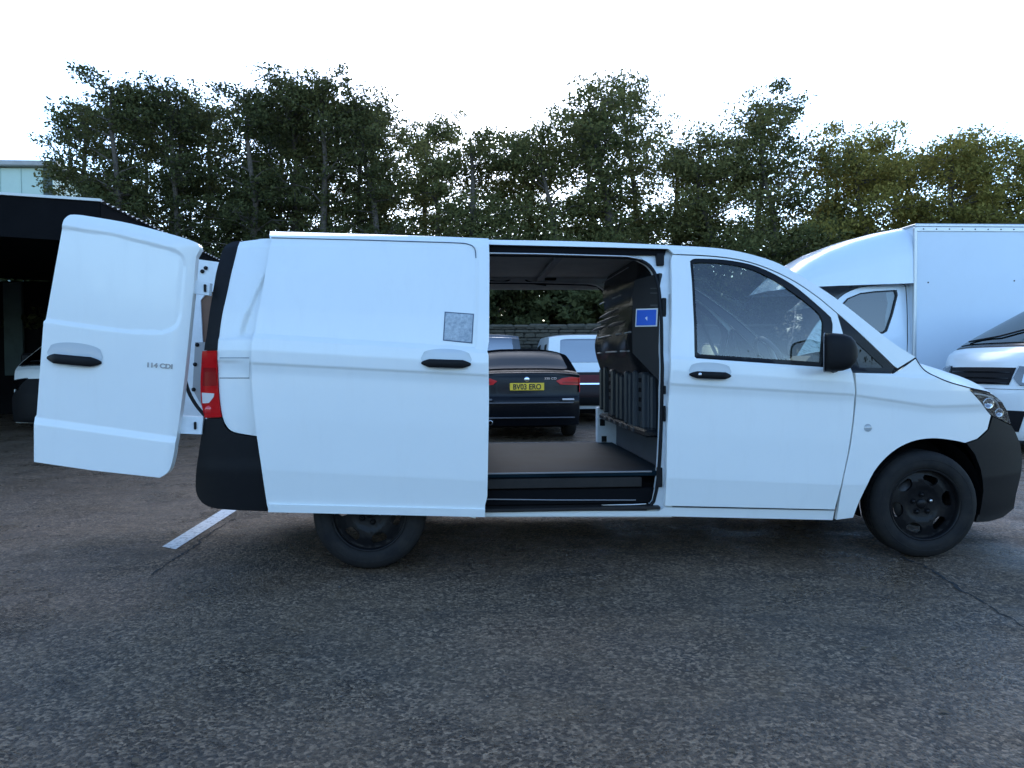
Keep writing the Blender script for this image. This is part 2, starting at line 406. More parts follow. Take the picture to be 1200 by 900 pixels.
# fuel flap on the quarter panel
flap = sheet('fuel_flap', [OS(rrect(259, 292, 420, 442.5, 2), -.002)], skin(-.003), (0, 1, 0), .006, WHITE, van, .02)
for yy in (419.4, 443): tube('flap_gap', [(a, float(Ys(a, b))-.0015, b) for a, b in OS([(257.5, yy), (268, yy), (280, yy), (292, yy)])], .0022, principled('gap_and_groove_shade', (.10, .13, .17), .7), flap, 5)

# roof, windscreen and bonnet: spans from flank to flank
def span(name, edge, crown, mat, bulge=0.0, n=21, parent=van, thick=None, fwd=None, inset=0.0):
    G = []
    for i, (x, z) in enumerate(edge):
        y0 = float(Ys(x, z))+inset; row = []
        cr = crown(i/(len(edge)-1)) if callable(crown) else crown
        fw = fwd(i/(len(edge)-1)) if callable(fwd) else (fwd or 0)
        for v in np.linspace(-1, 1, n):
            k = 1-abs(v)**2.4; row.append((x+fw*k, YC+v*(YC-y0), z+cr*k))
        G.append(row)
    return gridmesh(name, G, mat, parent)
nroof = 7*5+2
span('roof', roof_edge[:nroof], lambda t: .05*(1-t)+.045*t, WHITE)
ws_edge = roof_edge[nroof-1:]
span('windscreen', ws_edge, .03, glassy('rainy_windscreen', (.70, .80, .74), .0, .0, .35, dsc=22.0), fwd=lambda t: .10*t)
hood_px = [(1073, 419.5), (1079, 429), (1088, 437), (1110, 447), (1138, 455), (1160, 460.5), (1174, 471)]
hood_edge = crv(OS(hood_px), 4)
span('bonnet', hood_edge, lambda t: .02+.135*math.sin(math.pi*min(1, .12+t*.8)), WHITE, fwd=lambda t: .02+.12*t)
tube('bonnet_gap', [(a, float(Ys(a, b))+.001, b) for a, b in hood_edge[:-4]], .0042, SEAL, van, 5)
# front wing
arch_f = crv(OS([(999.5, 606.5), (1008, 585), (1024, 553), (1045, 530), (1068, 517.5), (1092, 513.5), (1115, 515.5), (1131, 518.8)]), 4)
wing = OS([(1002.5, 437), (1047, 438), (1056, 433), (1073, 420.5)]) + hood_edge[1:-8] + OS([(1136, 457), (1161, 487), (1157, 503), (1145, 514)]) + arch_f[::-1] + crv(OS([(980.5, 609), (987, 570), (997, 522), (1003, 474)]), 4)
front_wing = flank('front_wing', [wing], 0, None, .03, WHITE, van, .014)
mirror_copy(front_wing, van, YC)
rep = onside(1017, 501.5)
lathe('indicator_repeater', [(.001, -.012), (.012, -.011), (.022, -.006), (.026, .002)], (rep[0], float(Ys(*rep)), rep[1]), LENS, van, n=20)

# front door with its window
door_px_top = [(788, 298.8), (840, 301.5), (880, 308.5), (920, 324.5), (955, 346.5), (981, 368)]
fd = crv(OS(door_px_top), 5) + crv(OS([(990, 400), (999, 437), (1001, 470), (995.5, 520), (986, 567), (978, 597)]), 4) + OS([(779.5, 592.5), (782, 500), (786.5, 420), (786.5, 305)])
win_out = OS([(812, 303.5)]) + crv(OS([(816, 303), (850, 304.5), (888, 312.5), (928, 333), (961, 360), (974, 372)]), 4) + OS([(976, 380), (973, 431), (968, 430.5), (816, 420), (814, 418)]) + OS([(808.5, 306)])
win_in = OS([(814, 308)]) + crv(OS([(818, 307.5), (850, 309), (885, 317), (920, 336), (952, 360), (962, 370)]), 4) + OS([(965, 378), (962, 424.5), (820, 415), (817.5, 413)]) + OS([(812, 310)])
front_door = flank('front_door', [fd, win_out], 0, None, .03, WHITE, van, .014)
_w = np.array(win_out); _t = np.linspace(.05, 1, 8)[:, None, None]; _p = (_w.mean(0)+(_w-_w.mean(0))*_t).reshape(-1, 2)
def _q(A, B): return np.stack([1+0*A, A-2.3, B-1.5, (A-2.3)**2, (A-2.3)*(B-1.5), (B-1.5)**2], 1)
_c = np.linalg.lstsq(_q(_p[:, 0], _p[:, 1]), Ys(_p[:, 0], _p[:, 1]), rcond=None)[0]
def pane(off): return lambda A, B: np.stack([A, _q(A, B)@_c+off, B], 1)      # one smooth curved pane
wf = sheet('window_frame', [win_out, win_in], skin(.004), (0, 1, 0), .02, GLOSSB, front_door, .03)
wg = sheet('window_glass', [[tuple(np.mean(win_in, 0)+(np.array(p)-np.mean(win_in, 0))*1.02) for p in win_in]], pane(.014), (0, 1, 0), .004, GLASS, front_door, .04)
far_door = mirror_copy(front_door, van, YC)
mirror_copy(wf, far_door, YC); mirror_copy(wg, far_door, YC)
# black quarter light between door and pillar
ql_out = crv(OS([(978, 373), (985, 371), (1018, 401), (1047, 430)]), 4) + OS([(1047, 436.5), (1000, 434), (975, 431.5)])
ql_in = OS([(994, 396), (1004, 401), (1036, 431), (1008, 431)])
qf = sheet('quarter_light_frame', [ql_out, ql_in], skin(.003), (0, 1, 0), .02, GLOSSB, van, .03)
qg = sheet('quarter_glass', [ql_in], skin(.008), (0, 1, 0), .004, glassy('black_glass', (.03, .035, .04), .0, .0), van, .05)
mirror_copy(qf, van, YC); mirror_copy(qg, van, YC)

# door handles: a dished cup and a bar
def handle(parent, px, py, w, h, tilt, off, pos_fn, name='door_handle', capm=WHITE):
    """px, py: photo centre; w, h: size in metres; pos_fn(x, z) -> y of the panel"""
    def loc(u, v, o):
        c, s = math.cos(tilt), math.sin(tilt); x, z = px+u*c-v*s, py+u*s+v*c; return (x, pos_fn(x, z)-o, z)
    n = 18; G = []
    for i in range(n+1):                       # cup
        u = (i/n-.5)*w*1.02; e = math.sqrt(max(0.0, 1-(2*i/n-1)**2))**.6; row = []
        for j in range(9):
            v = (j/8-.5)*2; row.append(loc(u, h*.12+v*h*.62*max(e, .05), .0028 if abs(v) > .95 else .0024-.0008*(1-v*v)))
        G.append(row)
    cup = gridmesh(name, G, HANDLECUP, parent)
    G = []
    for i in range(n+1):                       # bar
        t = i/n; u = (t-.5)*w; e = max(.06, min(1, 6*t, 6*(1-t)))**.5; bow = .026+.012*math.sin(math.pi*t); row = []
        for k in range(12):
            q = 2*math.pi*k/12; row.append(loc(u, -h*.16+h*.25*e*math.sin(q), bow*min(1, 4*t+.25, 4*(1-t)+.25)+.010*e*math.cos(q)))
        G.append(row)
    gridmesh('grip', G, BLACKP, cup, closed_v=True)
    return cup
HANDLECUP = principled('handle_cup', (0.52, 0.56, 0.58), 0.35, coat=0.6)
hx = onside(832, 437); handle(front_door, hx[0], hx[1], .255, .085, -.045, 0, lambda x, z: float(Ys(x, z)))
lk = onside(818, 437); lathe('lock_barrel', [(.0005, -.048), (.009, -.047), (.011, -.04), (.011, -.03)], (lk[0], float(Ys(*lk)), lk[1]-.008), CHROME, front_door, n=14)

# wing mirror
mq = OS([(972, 436)])[0]
MB = lambda pts: pts
def blob(name, rings, mat, parent, n=20, closed=True):
    """rings: list of (centre xyz, rx, rz, ry tilt) super-ellipses stacked along Y"""
    G = []
    for c, rx, rz in rings:
        row = []
        for k in range(n):
            q = 2*math.pi*k/n; cs, sn = math.cos(q), math.sin(q)
            row.append((c[0]+rx*math.copysign(abs(cs)**.75, cs), c[1], c[2]+rz*math.copysign(abs(sn)**.75, sn)))
        G.append(row)
    return gridmesh(name, G, mat, parent, closed_v=True)
mc = P(984, 413, 1, -.13)
def mirror_housing(sgn):
    prof = [(-.078, .96, .97), (-.080, 1.0, 1.0), (-.03, 1.0, 1.0), (.02, .93, .95), (.06, .76, .82), (.085, .5, .56), (.097, .22, .25), (.099, .01, .01)]
    a = -R(30)*sgn; G = []
    for u, fy, fz in prof:
        row = []
        for k in range(28):
            q = 2*math.pi*k/28; cs, sn = math.cos(q), math.sin(q); yy = .105*fy*math.copysign(abs(cs)**.62, cs); zz = .112*fz*math.copysign(abs(sn)**.62, sn)*(1-.12*cs*-sgn)
            row.append((mc[0]+u*math.cos(a)+yy*math.sin(a), (mc[1] if sgn < 0 else 2*YC-mc[1])-(u*math.sin(a)-yy*math.cos(a)), mc[2]+zz))
        G.append(row)
    o = gridmesh('wing_mirror', G, BLACKP, van, closed_v=True)
    put('mirror_glass', mesh('mirror_glass', [tuple(np.array(p)*.96+np.mean(G[0], 0)*.04) for p in G[0]], [tuple(range(28))]), CHROME, o)
    tube('mirror_rim', G[1]+[G[1][0]], .004, principled('trim_grey', (.12, .12, .13), .3), o, 5)
    yb = (.06, mc[1]+.08) if sgn < 0 else (2*YC-.06, 2*YC-mc[1]-.08)
    tube('mirror_foot', [(mc[0]+.03, yb[0], mc[2]-.085), (mc[0]+.03, (yb[0]+yb[1])/2, mc[2]-.09), (mc[0]+.01, yb[1], mc[2]-.07)], [.05, .035, .04], BLACKP, o, 8)
mirror_housing(-1); mirror_housing(1)

# headlight and front bumper
hl = OS([(1136.5, 457.5), (1160, 461), (1173, 470), (1180.5, 482), (1184.5, 497), (1162, 487)])
head = sheet('headlight', [hl], skin(.035), (0, 1, 0), .02, GLOSSB, van, .02)
sheet('headlight_lens', [hl], skin(-.002), (0, 1, 0), .03, LENS, head, .02)
tube('daylight_strip', [(x, float(Ys(x, z))+.02, z) for x, z in crv(OS([(1142, 461), (1160, 464.5), (1170, 472), (1176, 484)]), 5)], .008, REVL, head)
for hx_, hy_, rr in ((1160, 473, .032), (1172.5, 484, .026)):
    q = onside(hx_, hy_); lathe('reflector', [(.004, .032), (rr*.6, .025), (rr, .008), (rr*1.15, .012)], (q[0], float(Ys(*q)), q[1]), CHROME, head, n=20)
mirror_copy(head, van, YC)
bump_px = [(1132.5, 519.8), (1146, 515), (1158, 503.8), (1163, 488.5), (1185, 499), (1190, 508), (1195, 520), (1197.5, 540), (1195, 560), (1190, 580), (1187.5, 596), (1175, 606), (1158, 611), (1143, 612), (1149, 596), (1152, 575), (1149, 550), (1142, 532)]
fb = OS(bump_px)
front_bumper = sheet('front_bumper', [fb], skin(-.004), (0, 1, 0), .05, BLACKP, van, .03)
mirror_copy(front_bumper, van, YC)
nose_e = OS([(1185, 499), (1190, 508), (1195, 520), (1197.5, 540), (1195, 560), (1190, 580), (1187.5, 596)])
span('nose_panel', nose_e, 0, BLACKP, fwd=.10)
nl = OS([(1174, 471), (1180.5, 482), (1185, 499)])
span('grille', nl, 0, GLOSSB, fwd=.12)

# sliding door, slid back on the near side
DO = -.085
top_l = [(558.5, 287), (555, 284.8), (545, 283.6), (317, 277.5)]
rec = crv(OS([(250, 276.5), (318, 278.2), (430, 281)], DO), 3)[:-1] + crv(OS([(430, 281), (535, 284), (552, 286), (559, 291), (561.5, 302), (561, 340), (560, 380)], DO), 3) + OS([(558, 440), (200, 440)], DO)
def door_extra(A, B): return .014*sstep(-sdf(A, B, rec), -.004, .022)*sstep(B-C1(A), -.002, .02)
sdl = OS([(316.5, 271), (440, 274.6), (572.5, 279.5), (573.5, 300), (573, 400), (571, 412), (572.5, 416), (573, 470), (571, 582), (568.5, 592), (568, 605), (440, 602.3), (315, 599.2), (313, 592)], DO) + crv(OS([(306, 545), (299.5, 500), (295.5, 455), (294.5, 420), (297, 393), (306, 345), (313, 305), (317, 283)], DO), 4)
sliding_door = flank('sliding_door', [sdl], DO, door_extra, .055, WHITE, van, .010)
sheet('inner_skin', [sdl], lambda A, B: np.stack([A, Ys(A, B)+DO+.056, B], 1), (0, -1, 0), .0, WHITE_IN, sliding_door, .05)
tube('panel_groove_shade', [(a, float(Ys(a, b))+DO+float(door_extra(np.array([a]), np.array([b]))[0])-.001, b) for a, b in crv(OS([(318, 278.6), (350, 279.4), (390, 280.4), (430, 281.4), (480, 282.9), (535, 284.6), (550, 286.6), (556.3, 291.5), (557.8, 302)], DO), 8)], .0035, principled('gap_and_groove_shade', (.10, .13, .17), .7), sliding_door, 5)  # dark tube stands in for the shade under the pressed step
strip = OS([(315, 590.5), (568.5, 596.5), (568, 605.4), (315, 599.6)], DO)
sheet('sill_strip', [strip], skin(DO-.014), (0, 1, 0), .03, WHITE, sliding_door, .03)
hx = onside(523, 423, DO); handle(sliding_door, hx[0], hx[1], .285, .095, -.035, 0, lambda x, z: float(Ys(x, z))+DO)
st_px = [(521, 365), (555.5, 367.5), (553.5, 402.5), (519, 399)]
sq = OS(st_px, DO)
stk = sheet('sticker', [sq], skin(DO-.002, door_extra), (0, 1, 0), .002, STICKE, sliding_door, .03)
c = np.mean(sq, 0); sq2 = [tuple(c+(np.array(p)-c)*.93) for p in sq]
sheet('sticker_face', [sq2], skin(DO-.0035, door_extra), (0, 1, 0), .001, STICK, stk, .03)
stk['label'] = 'worn square grey sticker with a dark border'
far_slide = mirror_copy(sliding_door, van, YC)
# middle runner arm rail on the quarter panel
box('door_rail', -.45, xl, .012, .03, 1.20, 1.235, SEAL, van, .004)

# tail: black corner trim, lamp, bumper
trim = crv(OS([(281, 282.5), (272, 284), (263.5, 289), (259, 299)]), 3) + crv(OS([(253.5, 320), (246, 365), (239.5, 410.5)]), 4) + OS([(254.5, 410.5)]) + crv(OS([(258.5, 378), (266.5, 340), (274.5, 305)]), 4)
ct = sheet('corner_trim', [trim], skin(-.004), (0, 1, 0), .05, BLACKP, van, .025); mirror_copy(ct, van, YC)
lampo = crv(OS([(254.5, 411), (255.5, 440), (257.5, 470), (260, 488.5)]), 4) + crv(OS([(241, 489.5), (236.5, 470), (236, 440), (238, 411.5)]), 4)
tl = sheet('tail_light', [lampo], skin(-.012), (0, 1, 0), .05, RED, van, .025)
sheet('dark_lens', [OS([(239.5, 431), (253.5, 431), (255, 452), (238.5, 452)])], skin(-.015), (0, 1, 0), .004, REDD, tl, .03)
sheet('reverse_lens', [OS([(237.5, 460), (252, 461), (251.5, 465), (246, 472), (238.5, 472.5)])], skin(-.0165), (0, 1, 0), .006, REVL, tl, .03)
lathe('lamp_bulb', [(.002, -.004), (.018, -.003), (.024, .002)], (*(lambda q: (q[0], float(Ys(*q))-.014, q[1]))(onside(245.5, 480)),), principled('bright_red_lens', (.62, .012, .016), .1, coat=1), tl, n=18)
mirror_copy(tl, van, YC)
rb = OS([(240.5, 491), (260.5, 490)]) + crv(OS([(264, 500), (274, 507.5), (301, 512.5)]), 4) + OS([(308, 556), (314, 598.5), (290, 597.5), (256, 595.5)]) + crv(OS([(246, 593), (237, 587), (231, 574), (231.5, 548), (236, 515)]), 4)
def bump_extra(A, B): return -.008*sstep(1.0-B, .30, .42)
rbp = sheet('rear_bumper', [rb], skin(-.012, bump_extra), (0, 1, 0), .06, BLACKP, van, .02); mirror_copy(rbp, van, YC)
xb0 = onside(236, 500)[0]
span('bumper_bar', [(xb0+.02, .86), (xb0, .80), (xb0-.03, .66), (xb0-.03, .52), (xb0, .43), (xb0+.05, .38)], 0, BLACKP, fwd=-.07)

# inside the near doorway
JY = .05
def JP(x, y): 
    X, Z = onside(x, y, JY); return (X, Z)
def J3(x, y, o=0.0):
    X, Z = onside(x, y, JY+o); return (X, float(Ys(X, Z))+JY+o, Z)
jamb_o = densify(OS([(552, 285.5), (793, 290), (795, 420), (791, 500), (787, 606), (552, 606)], JY), (.08, .08))
hole_px = [(548, 298.5), (640, 299.5), (735, 302)] + crv([(748, 304), (760, 311), (768, 323), (772.5, 345), (775, 380)], 4) + crv([(776, 430), (774.5, 500), (772, 550), (769, 575)], 3) + crv([(766, 587), (759, 595), (748, 598.5)], 3) + [(640, 599), (548, 598)]
jamb_h = densify(OS(hole_px, JY), (.08, .08))
jamb = sheet('door_jamb', [jamb_o, jamb_h], skin(JY), (0, 1, 0), .07, WHITE_IN, van, .04)
mirror_copy(jamb, van, YC)
seal = tube('door_seal', [(a, float(Ys(a, b))+JY-.004, b) for a, b in jamb_h if a > xl+.02], .011, SEAL, van, 6); mirror_copy(seal, van, YC)
def bx_px(name, x0, x1, y0, y1, Y0, Y1, mat, parent=van, b=.004):
    a, c2 = P(x0, y0, 1, Y0), P(x1, y1, 1, Y0); return box(name, a[0], c2[0], Y0, Y1, min(a[2], c2[2]), max(a[2], c2[2]), mat, parent, b)
rc_ = densify(OS([(560, 285.8), (781, 290.5), (779, 299), (556, 297)], .03), (.08, .08))
sheet('rail_channel', [rc_], skin(.03), (0, 1, 0), .02, DARK, van, .05)
tube('rail_lip', [J3(x, y, -.03) for x, y in ((556, 296.5), (640, 297.8), (735, 300.5), (752, 303.5))], .006, STEEL, van, 6)
bx_px('roller_bracket', 770, 778.5, 297, 311, .15, .21, BLACKP)
for n_, x0, x1, y0, y1 in (('catch_plate', 776, 781, 349, 372), ('striker', 777.2, 780.6, 452, 462), ('striker', 777.4, 780.4, 475.5, 494), ('lower_stop', 770.5, 776.5, 548, 571)):
    j = J3((x0+x1)/2, (y0+y1)/2); bx_px(n_, x0, x1, y0, y1, j[1]-.012, j[1]+.02, SEAL)
# pressed fold down the door pillar
tube('pillar_fold', [J3(x, y, -.004) for x, y in ((784.5, 345), (785.5, 420), (781.5, 520), (778.5, 590))], .007, WHITE_IN, van, 6)

ZF = .562                                            # load floor
XB = P(772, 420, 1, .16)[0]                          # bulkhead
box('cargo_floor', -.95, XB+.03, .10, 2*YC-.10, ZF-.03, ZF, FLOORM, van, .006)
for sgn in (0, 1):
    f = (lambda y: y) if not sgn else (lambda y: 2*YC-y)
    def sb(name, x0, x1, y0, y1, z0, z1, m, b=.004):
        a, c2 = sorted((f(y0), f(y1))); box(name, x0, x1, a, c2, z0, z1, m, van, b)
    sb('step_riser', xl-.02, XB-.12, .105, .13, .465, ZF-.035, STEPM)
    sb('step_riser', xl-.02, XB+.03, .13, .16, .36, .455, DARK)
    sb('step_tread', xl-.02, XB-.02, .04, .16, .335, .355, STEPM)
    sb('floor_edge', xl-.02, XB-.06, .092, .099, ZF-.006, ZF+.004, principled('worn_steel', (.25, .25, .26), .4, metal=.6), .002)
tube('step_edge', [tuple(P(x, y, 1, .075)) for x, y in ((705, 592), (740, 591.5), (757, 590.5))], .006, STEEL, van, 6)
tube('step_edge', [tuple(P(x, y, 1, .08)) for x, y in ((570, 585), (650, 586), (745, 586))], .004, principled('worn_steel', (.25, .25, .26), .4), van, 6)
# underbody and inner walls
box('underbody', -.80, 4.0, .20, 2*YC-.20, .33, ZF-.035, DARK, van, .05)
box('inner_wheelbox', -.55, .55, .06, .36, .5, .9, DARK, van, .05); box('inner_wheelbox', -.55, .55, 2*YC-.36, 2*YC-.06, .5, .9, DARK, van, .05)
for s in (0, 1):
    o = sheet('side_lining', [[(-.98, .55), (xl-.03, .55), (xl-.03, 1.86), (-.9, 1.86)]], lambda A, B, s=s: np.stack([A, (Ys(A, B)+.06) if not s else 2*YC-Ys(A, B)-.06, B], 1), (0, 1, 0), 0, principled('ply_lining', (.16, .12, .085), .8, noise=(5, .6, (.1, .08, .06))), van, .1)
sheet('headlining', [[(-.76, .2), (XB+.02, .2), (XB+.02, 2*YC-.2), (-.76, 2*YC-.2)]], lambda A, B: np.stack([A, B, 1.925+.02*(1-((B-YC)/.8)**2)], 1), (0, 0, 1), .01, HEADL, van, .08, face=(0, 0, -1))
for k in range(5):
    x = -.7+k*.62; box('roof_bow', x, x+.05, .24, 2*YC-.24, 1.90, 1.93, principled('roof_bow_paint', (.3, .3, .31), .6), van, .008)
FH = 2*YC-.17                                        # header over the far doorway
a, c2 = P(560, 318, 1, FH), P(725, 339, 1, FH)
box('header_panel', a[0]-.1, XB, FH-.02, FH+.06, c2[2], a[2]+.09, HEADL, van, .01)
for i_, pts in enumerate(([(574, 329), (590, 330), (608, 325), (622, 331), (640, 334)], [(655, 322), (680, 325), (705, 327)])):
    tube('cable', [tuple(P(x, y, 1, FH-.03)) for x, y in crv(pts, 5)], .009, SEAL, van, 6)
bx_px('interior_lamp', 639, 652, 319, 328, FH-.08, FH-.022, SEAL)
tube('cable', [tuple(P(649, 305, 2, 1.915)), tuple(P(643, 314, 2, 1.915)), tuple(P(640, 319, 1, FH-.1))], .006, SEAL, van, 6)

# bulkhead: moulded black partition with slots, ribs and a pillar cover
def bulk_x(Yv, Z):
    b = .105*np.exp(-((Z-1.36)/.26)**2)*sstep(Yv, .25, .6) + .05*sstep(Z, 1.62, 1.8) - .05*sstep(Yv, .5, .2)
    b = b + .010*np.sin((Yv-.3)*9)*np.exp(-((Z-1.40)/.10)**2)
    return XB-.01-b
bo = [(.13, .80), (1.78, .80), (1.78, 1.45), (1.74, 1.70), (1.66, 1.88), (1.5, 1.92), (.36, 1.92), (.27, 1.84), (.22, 1.70), (.16, 1.45), (.13, 1.25)]
bulkhead = sheet('bulkhead', [bo], lambda A, B: np.stack([bulk_x(A, B), A, B], 1), (1, 0, 0), .03, BULKM, van, .03, face=(-1, 0, 0))
def on_bulk(x, y, o=0.0):
    X = XB
    for _ in range(30):
        q = P(x, y, 0, X); X = .5*X+.5*(float(bulk_x(q[1], q[2]))-o)
    return q
SLOT = principled('slot_edge', (.42, .44, .46), .5)
for (x0, y0, x1, y1) in ((703, 356.5, 708, 354), (718, 350, 727, 346), (705, 332, 736, 313.5), (700, 396.5, 715, 393), (722, 392, 727, 391), (732, 390.5, 739, 389), (700, 414, 704, 413.6), (710, 412.8, 722, 412), (727, 411.6, 737, 411.3), (743, 411, 754, 410.5)):
    a, c2 = on_bulk(x0, y0, .004), on_bulk(x1, y1, .004)
    tube('slot_edge', [tuple(a+(c2-a)*t) for t in np.linspace(0, 1, 4)], .0055 if (x0, y0) != (705, 332) else .003, SLOT, bulkhead, 5)
for (x0, y0, x1, y1, r) in ((702, 373, 725, 362, .02), (698, 380, 726, 369, .017), (694, 388, 710, 382, .022), (712, 383, 733, 376, .026)):
    a, c2 = on_bulk(x0, y0, .002), on_bulk(x1, y1, .002); tube('moulding', [tuple(a+(c2-a)*t) for t in np.linspace(0, 1, 6)], [r*.1, r*.5, r*.6, r*.6, r*.4, r*.1], BULKR, bulkhead, 7)
# lower half: recessed panel with upright ribs
zl0, zl1 = .80, 1.18
for (px_, w_, y0, y1, kind) in ((705.5, .03, 432, 477, 0), (710, .025, 430, 480, 0), (718, .10, 433, 484, 1), (725, .025, 437, 488, 0), (729.5, .03, 440, 490, 0), (735, .04, 435, 493, 0), (740, .025, 437, 496, 0), (745, .03, 434, 498, 0), (754, .13, 436, 505, 1), (761.5, .03, 438, 508, 0), (766, .03, 440, 511, 0)):
    a, c2 = on_bulk(px_, y0, .0), on_bulk(px_, y1, .0)
    ribx = min(a[0], c2[0])-.004
    rib = box('rib', ribx-.018, ribx+.035, a[1]-w_/2, a[1]+w_/2, c2[2], a[2], BULKR, bulkhead, .012)
    if kind:
        for q in range(4):
            z = c2[2]+(a[2]-c2[2])*(.35+.16*q); box('rib_hole', ribx-.0205, ribx-.016, a[1]-w_*.28, a[1]+w_*.28, z, z+.028, DARK, rib, .002)
box('bulkhead_rail', XB-.09, XB+.02, .14, 1.76, .765, .81, BULKM, van, .012)
for q in range(6): box('rail_clip', XB-.096, XB-.08, .45+q*.2, .53+q*.2, .772, .80, BULKR, van, .004)
# pillar cover with its blue notice
pc0, pc1 = P(741, 330, 1, .36), P(773, 330, 1, .13)
def pil(A, B): return np.stack([pc0[0]+(pc1[0]-pc0[0])*A, .36-.23*A, B], 1)
zt, zb = P(760, 322, 1, .22)[2], P(760, 428, 1, .22)[2]
pcov = sheet('pillar_cover', [[(.0, zb+.08), (1, zb-.10), (1, zt), (.1, zt-.02), (0, zt-.12)]], pil, (1, 1, 0), .03, principled('pillar_cover_plastic', (.010, .012, .016), .36, spec=.3), van, (.15, .1))
def on_pil(x, y, o=0.0):
    A = .5
    for _ in range(40):
        q = P(x, y, 1, .36-.23*A-o); A = .6*A+.4*np.clip((q[0]-pc0[0])/(pc1[0]-pc0[0]), 0, 1.1)
    return (A, q[2])
def pil_o(o): return lambda A, B: pil(A, B)+np.array([-o*.75, -o*.65, 0])
sgn = sheet('notice', [[on_pil(*p) for p in ((746, 362), (771.5, 361.2), (770.5, 382.5), (745, 383))]], pil_o(.006), (1, 1, 0), .004, SIGNW, pcov, (.15, .1))
sgn['label'] = 'blue notice with a white border'
sheet('notice_face', [[on_pil(*p) for p in ((747.3, 363.5), (770, 362.8), (769.2, 381), (746.4, 381.6))]], pil_o(.0085), (1, 1, 0), .001, SIGNB, sgn, (.15, .1))
a = on_pil(759.3, 373.5); q = pil_o(.0105)(np.array([a[0]]), np.array([a[1]]))[0]
put('notice_mark', mesh('notice_mark', [q+np.array(d) for d in ((-.012, 0, .004), (0, 0, .014), (.010, 0, -.002), (.002, 0, -.014))], [(0, 1, 2, 3)]), SIGNW, sgn)
for yy in (338, 343.5, 358): 
    a, b_ = on_pil(762.5, yy), on_pil(771, yy); h_ = .006 if yy > 345 else .004
    sheet('faint_print', [[(a[0], a[1]-h_), (b_[0], b_[1]-h_), (b_[0], b_[1]+h_), (a[0], a[1]+h_)]], pil_o(.004), (1, 1, 0), .001, BULKR, pcov, (.15, .1))
# far door pillar foot seen under the bulkhead
FY = 2*YC-.11
a, c2 = P(699, 484, 1, FY), P(727, 522.5, 1, FY)
fp = box('pillar_foot', a[0], c2[0], FY-.03, FY+.05, c2[2], a[2]+.05, WHITE_IN, van, .01)
for (x0, x1, y0, y1) in ((703, 709, 491, 499), (705, 711, 511, 518)):
    u, v = P(x0, y0, 1, FY-.033), P(x1, y1, 1, FY-.033); box('pillar_slot', u[0], v[0], FY-.0335, FY-.027, v[2], u[2], SEAL, fp, .002)

# near rear door, swung out square to the flank; it hangs on a leaning hinge line
RY = -.03
def RP(px, off=0.0): return [(q[0], q[2]) for q in (P(x, y, 1, RY+off) for x, y in px)]
rd = crv(RP([(74, 257), (79, 250.5), (92, 250.5)]), 3)[:-1] + crv(RP([(92, 250.5), (150, 260.5), (215, 278.5), (229, 284.5)]), 5)[:-1] + crv(RP([(229, 284.5), (231, 290), (227, 300)]), 3)[:-1] + crv(RP([(227, 300), (224, 340), (219, 395), (212.5, 460), (206, 511)]), 4)[:-1] + crv(RP([(206, 511), (203, 535), (198, 552), (188, 559.5)]), 4)[:-1] + RP([(188, 559.5), (110, 551), (41, 541), (41, 489), (43, 486), (51, 377), (53, 374)])
rrec = RP([(60, 262.8), (130, 272), (196, 289)]) + crv(RP([(207, 292.5), (215, 299), (218, 312)]), 3) + crv(RP([(213, 368), (207, 384), (190, 391.5)]), 4) + RP([(150, 390.5), (90, 382.5), (40, 375.5)])
rlow = RP([(20, 485), (41, 488.5), (206, 511.5), (230, 515), (230, 600), (20, 600)])
def rdy(A, B):
    y = RY + .007*sstep(-sdf(A, B, rrec), -.004, .022)
    zl = np.interp(A, [rlow[1][0], rlow[2][0]], [rlow[1][1], rlow[2][1]]); y = y - .010*(1-sstep(B-zl, -.045, .004))
    zt_ = np.interp(A, [rrec[0][0], rrec[2][0]], [rrec[0][1], rrec[2][1]]); y = y+.05*np.clip((B-zt_)/.1, 0, 1.5)**2
    x1 = np.interp(B, [.5, 2.0], [RP([(206, 511)])[0][0], RP([(229, 290)])[0][0]]); return y + .03*np.clip((A-x1+.09)/.09, 0, 1.3)**2
def rl(a, b): return lambda X: a[1]+(X-a[0])*(b[1]-a[1])/(b[0]-a[0])
RLK = [(rl(rlow[1], rlow[2]), .55), (rl(rrec[-1], rrec[-3]), 1.40), (rl(rrec[0], rrec[2]), 1.95)]
def rwarp(X, Z): return np.interp(0, [0], [0])+np.where(Z < RLK[1][0](X), .55+(Z-RLK[0][0](X))*.85/(RLK[1][0](X)-RLK[0][0](X)), 1.40+(Z-RLK[1][0](X))*.55/(RLK[2][0](X)-RLK[1][0](X)))
def runwarp(X, T): return np.where(T < 1.40, RLK[0][0](X)+(T-.55)*(RLK[1][0](X)-RLK[0][0](X))/.85, RLK[1][0](X)+(T-1.40)*(RLK[2][0](X)-RLK[1][0](X))/.55)
rl_loop = [(a, float(rwarp(a, b))) for a, b in densify(rd, (.02, .02))]
rear_door = sheet('rear_door', [rl_loop], lambda A, T: np.stack([A, rdy(A, runwarp(A, T)), runwarp(A, T)], 1), (0, 1, 0), .05, WHITE, van, .010)
sheet('inner_skin', [rd], lambda A, B: np.stack([A, rdy(A, B)+.052, B], 1), (0, -1, 0), 0, WHITE_IN, rear_door, .06, face=(0, 1, 0))
q = RP([(88, 418.5)])[0]; handle(rear_door, q[0], q[1], .30, .11, -.10, 0, lambda x, z: float(rdy(np.array([x]), np.array([z]))[0]))
q = RP([(187, 428.8)])[0]
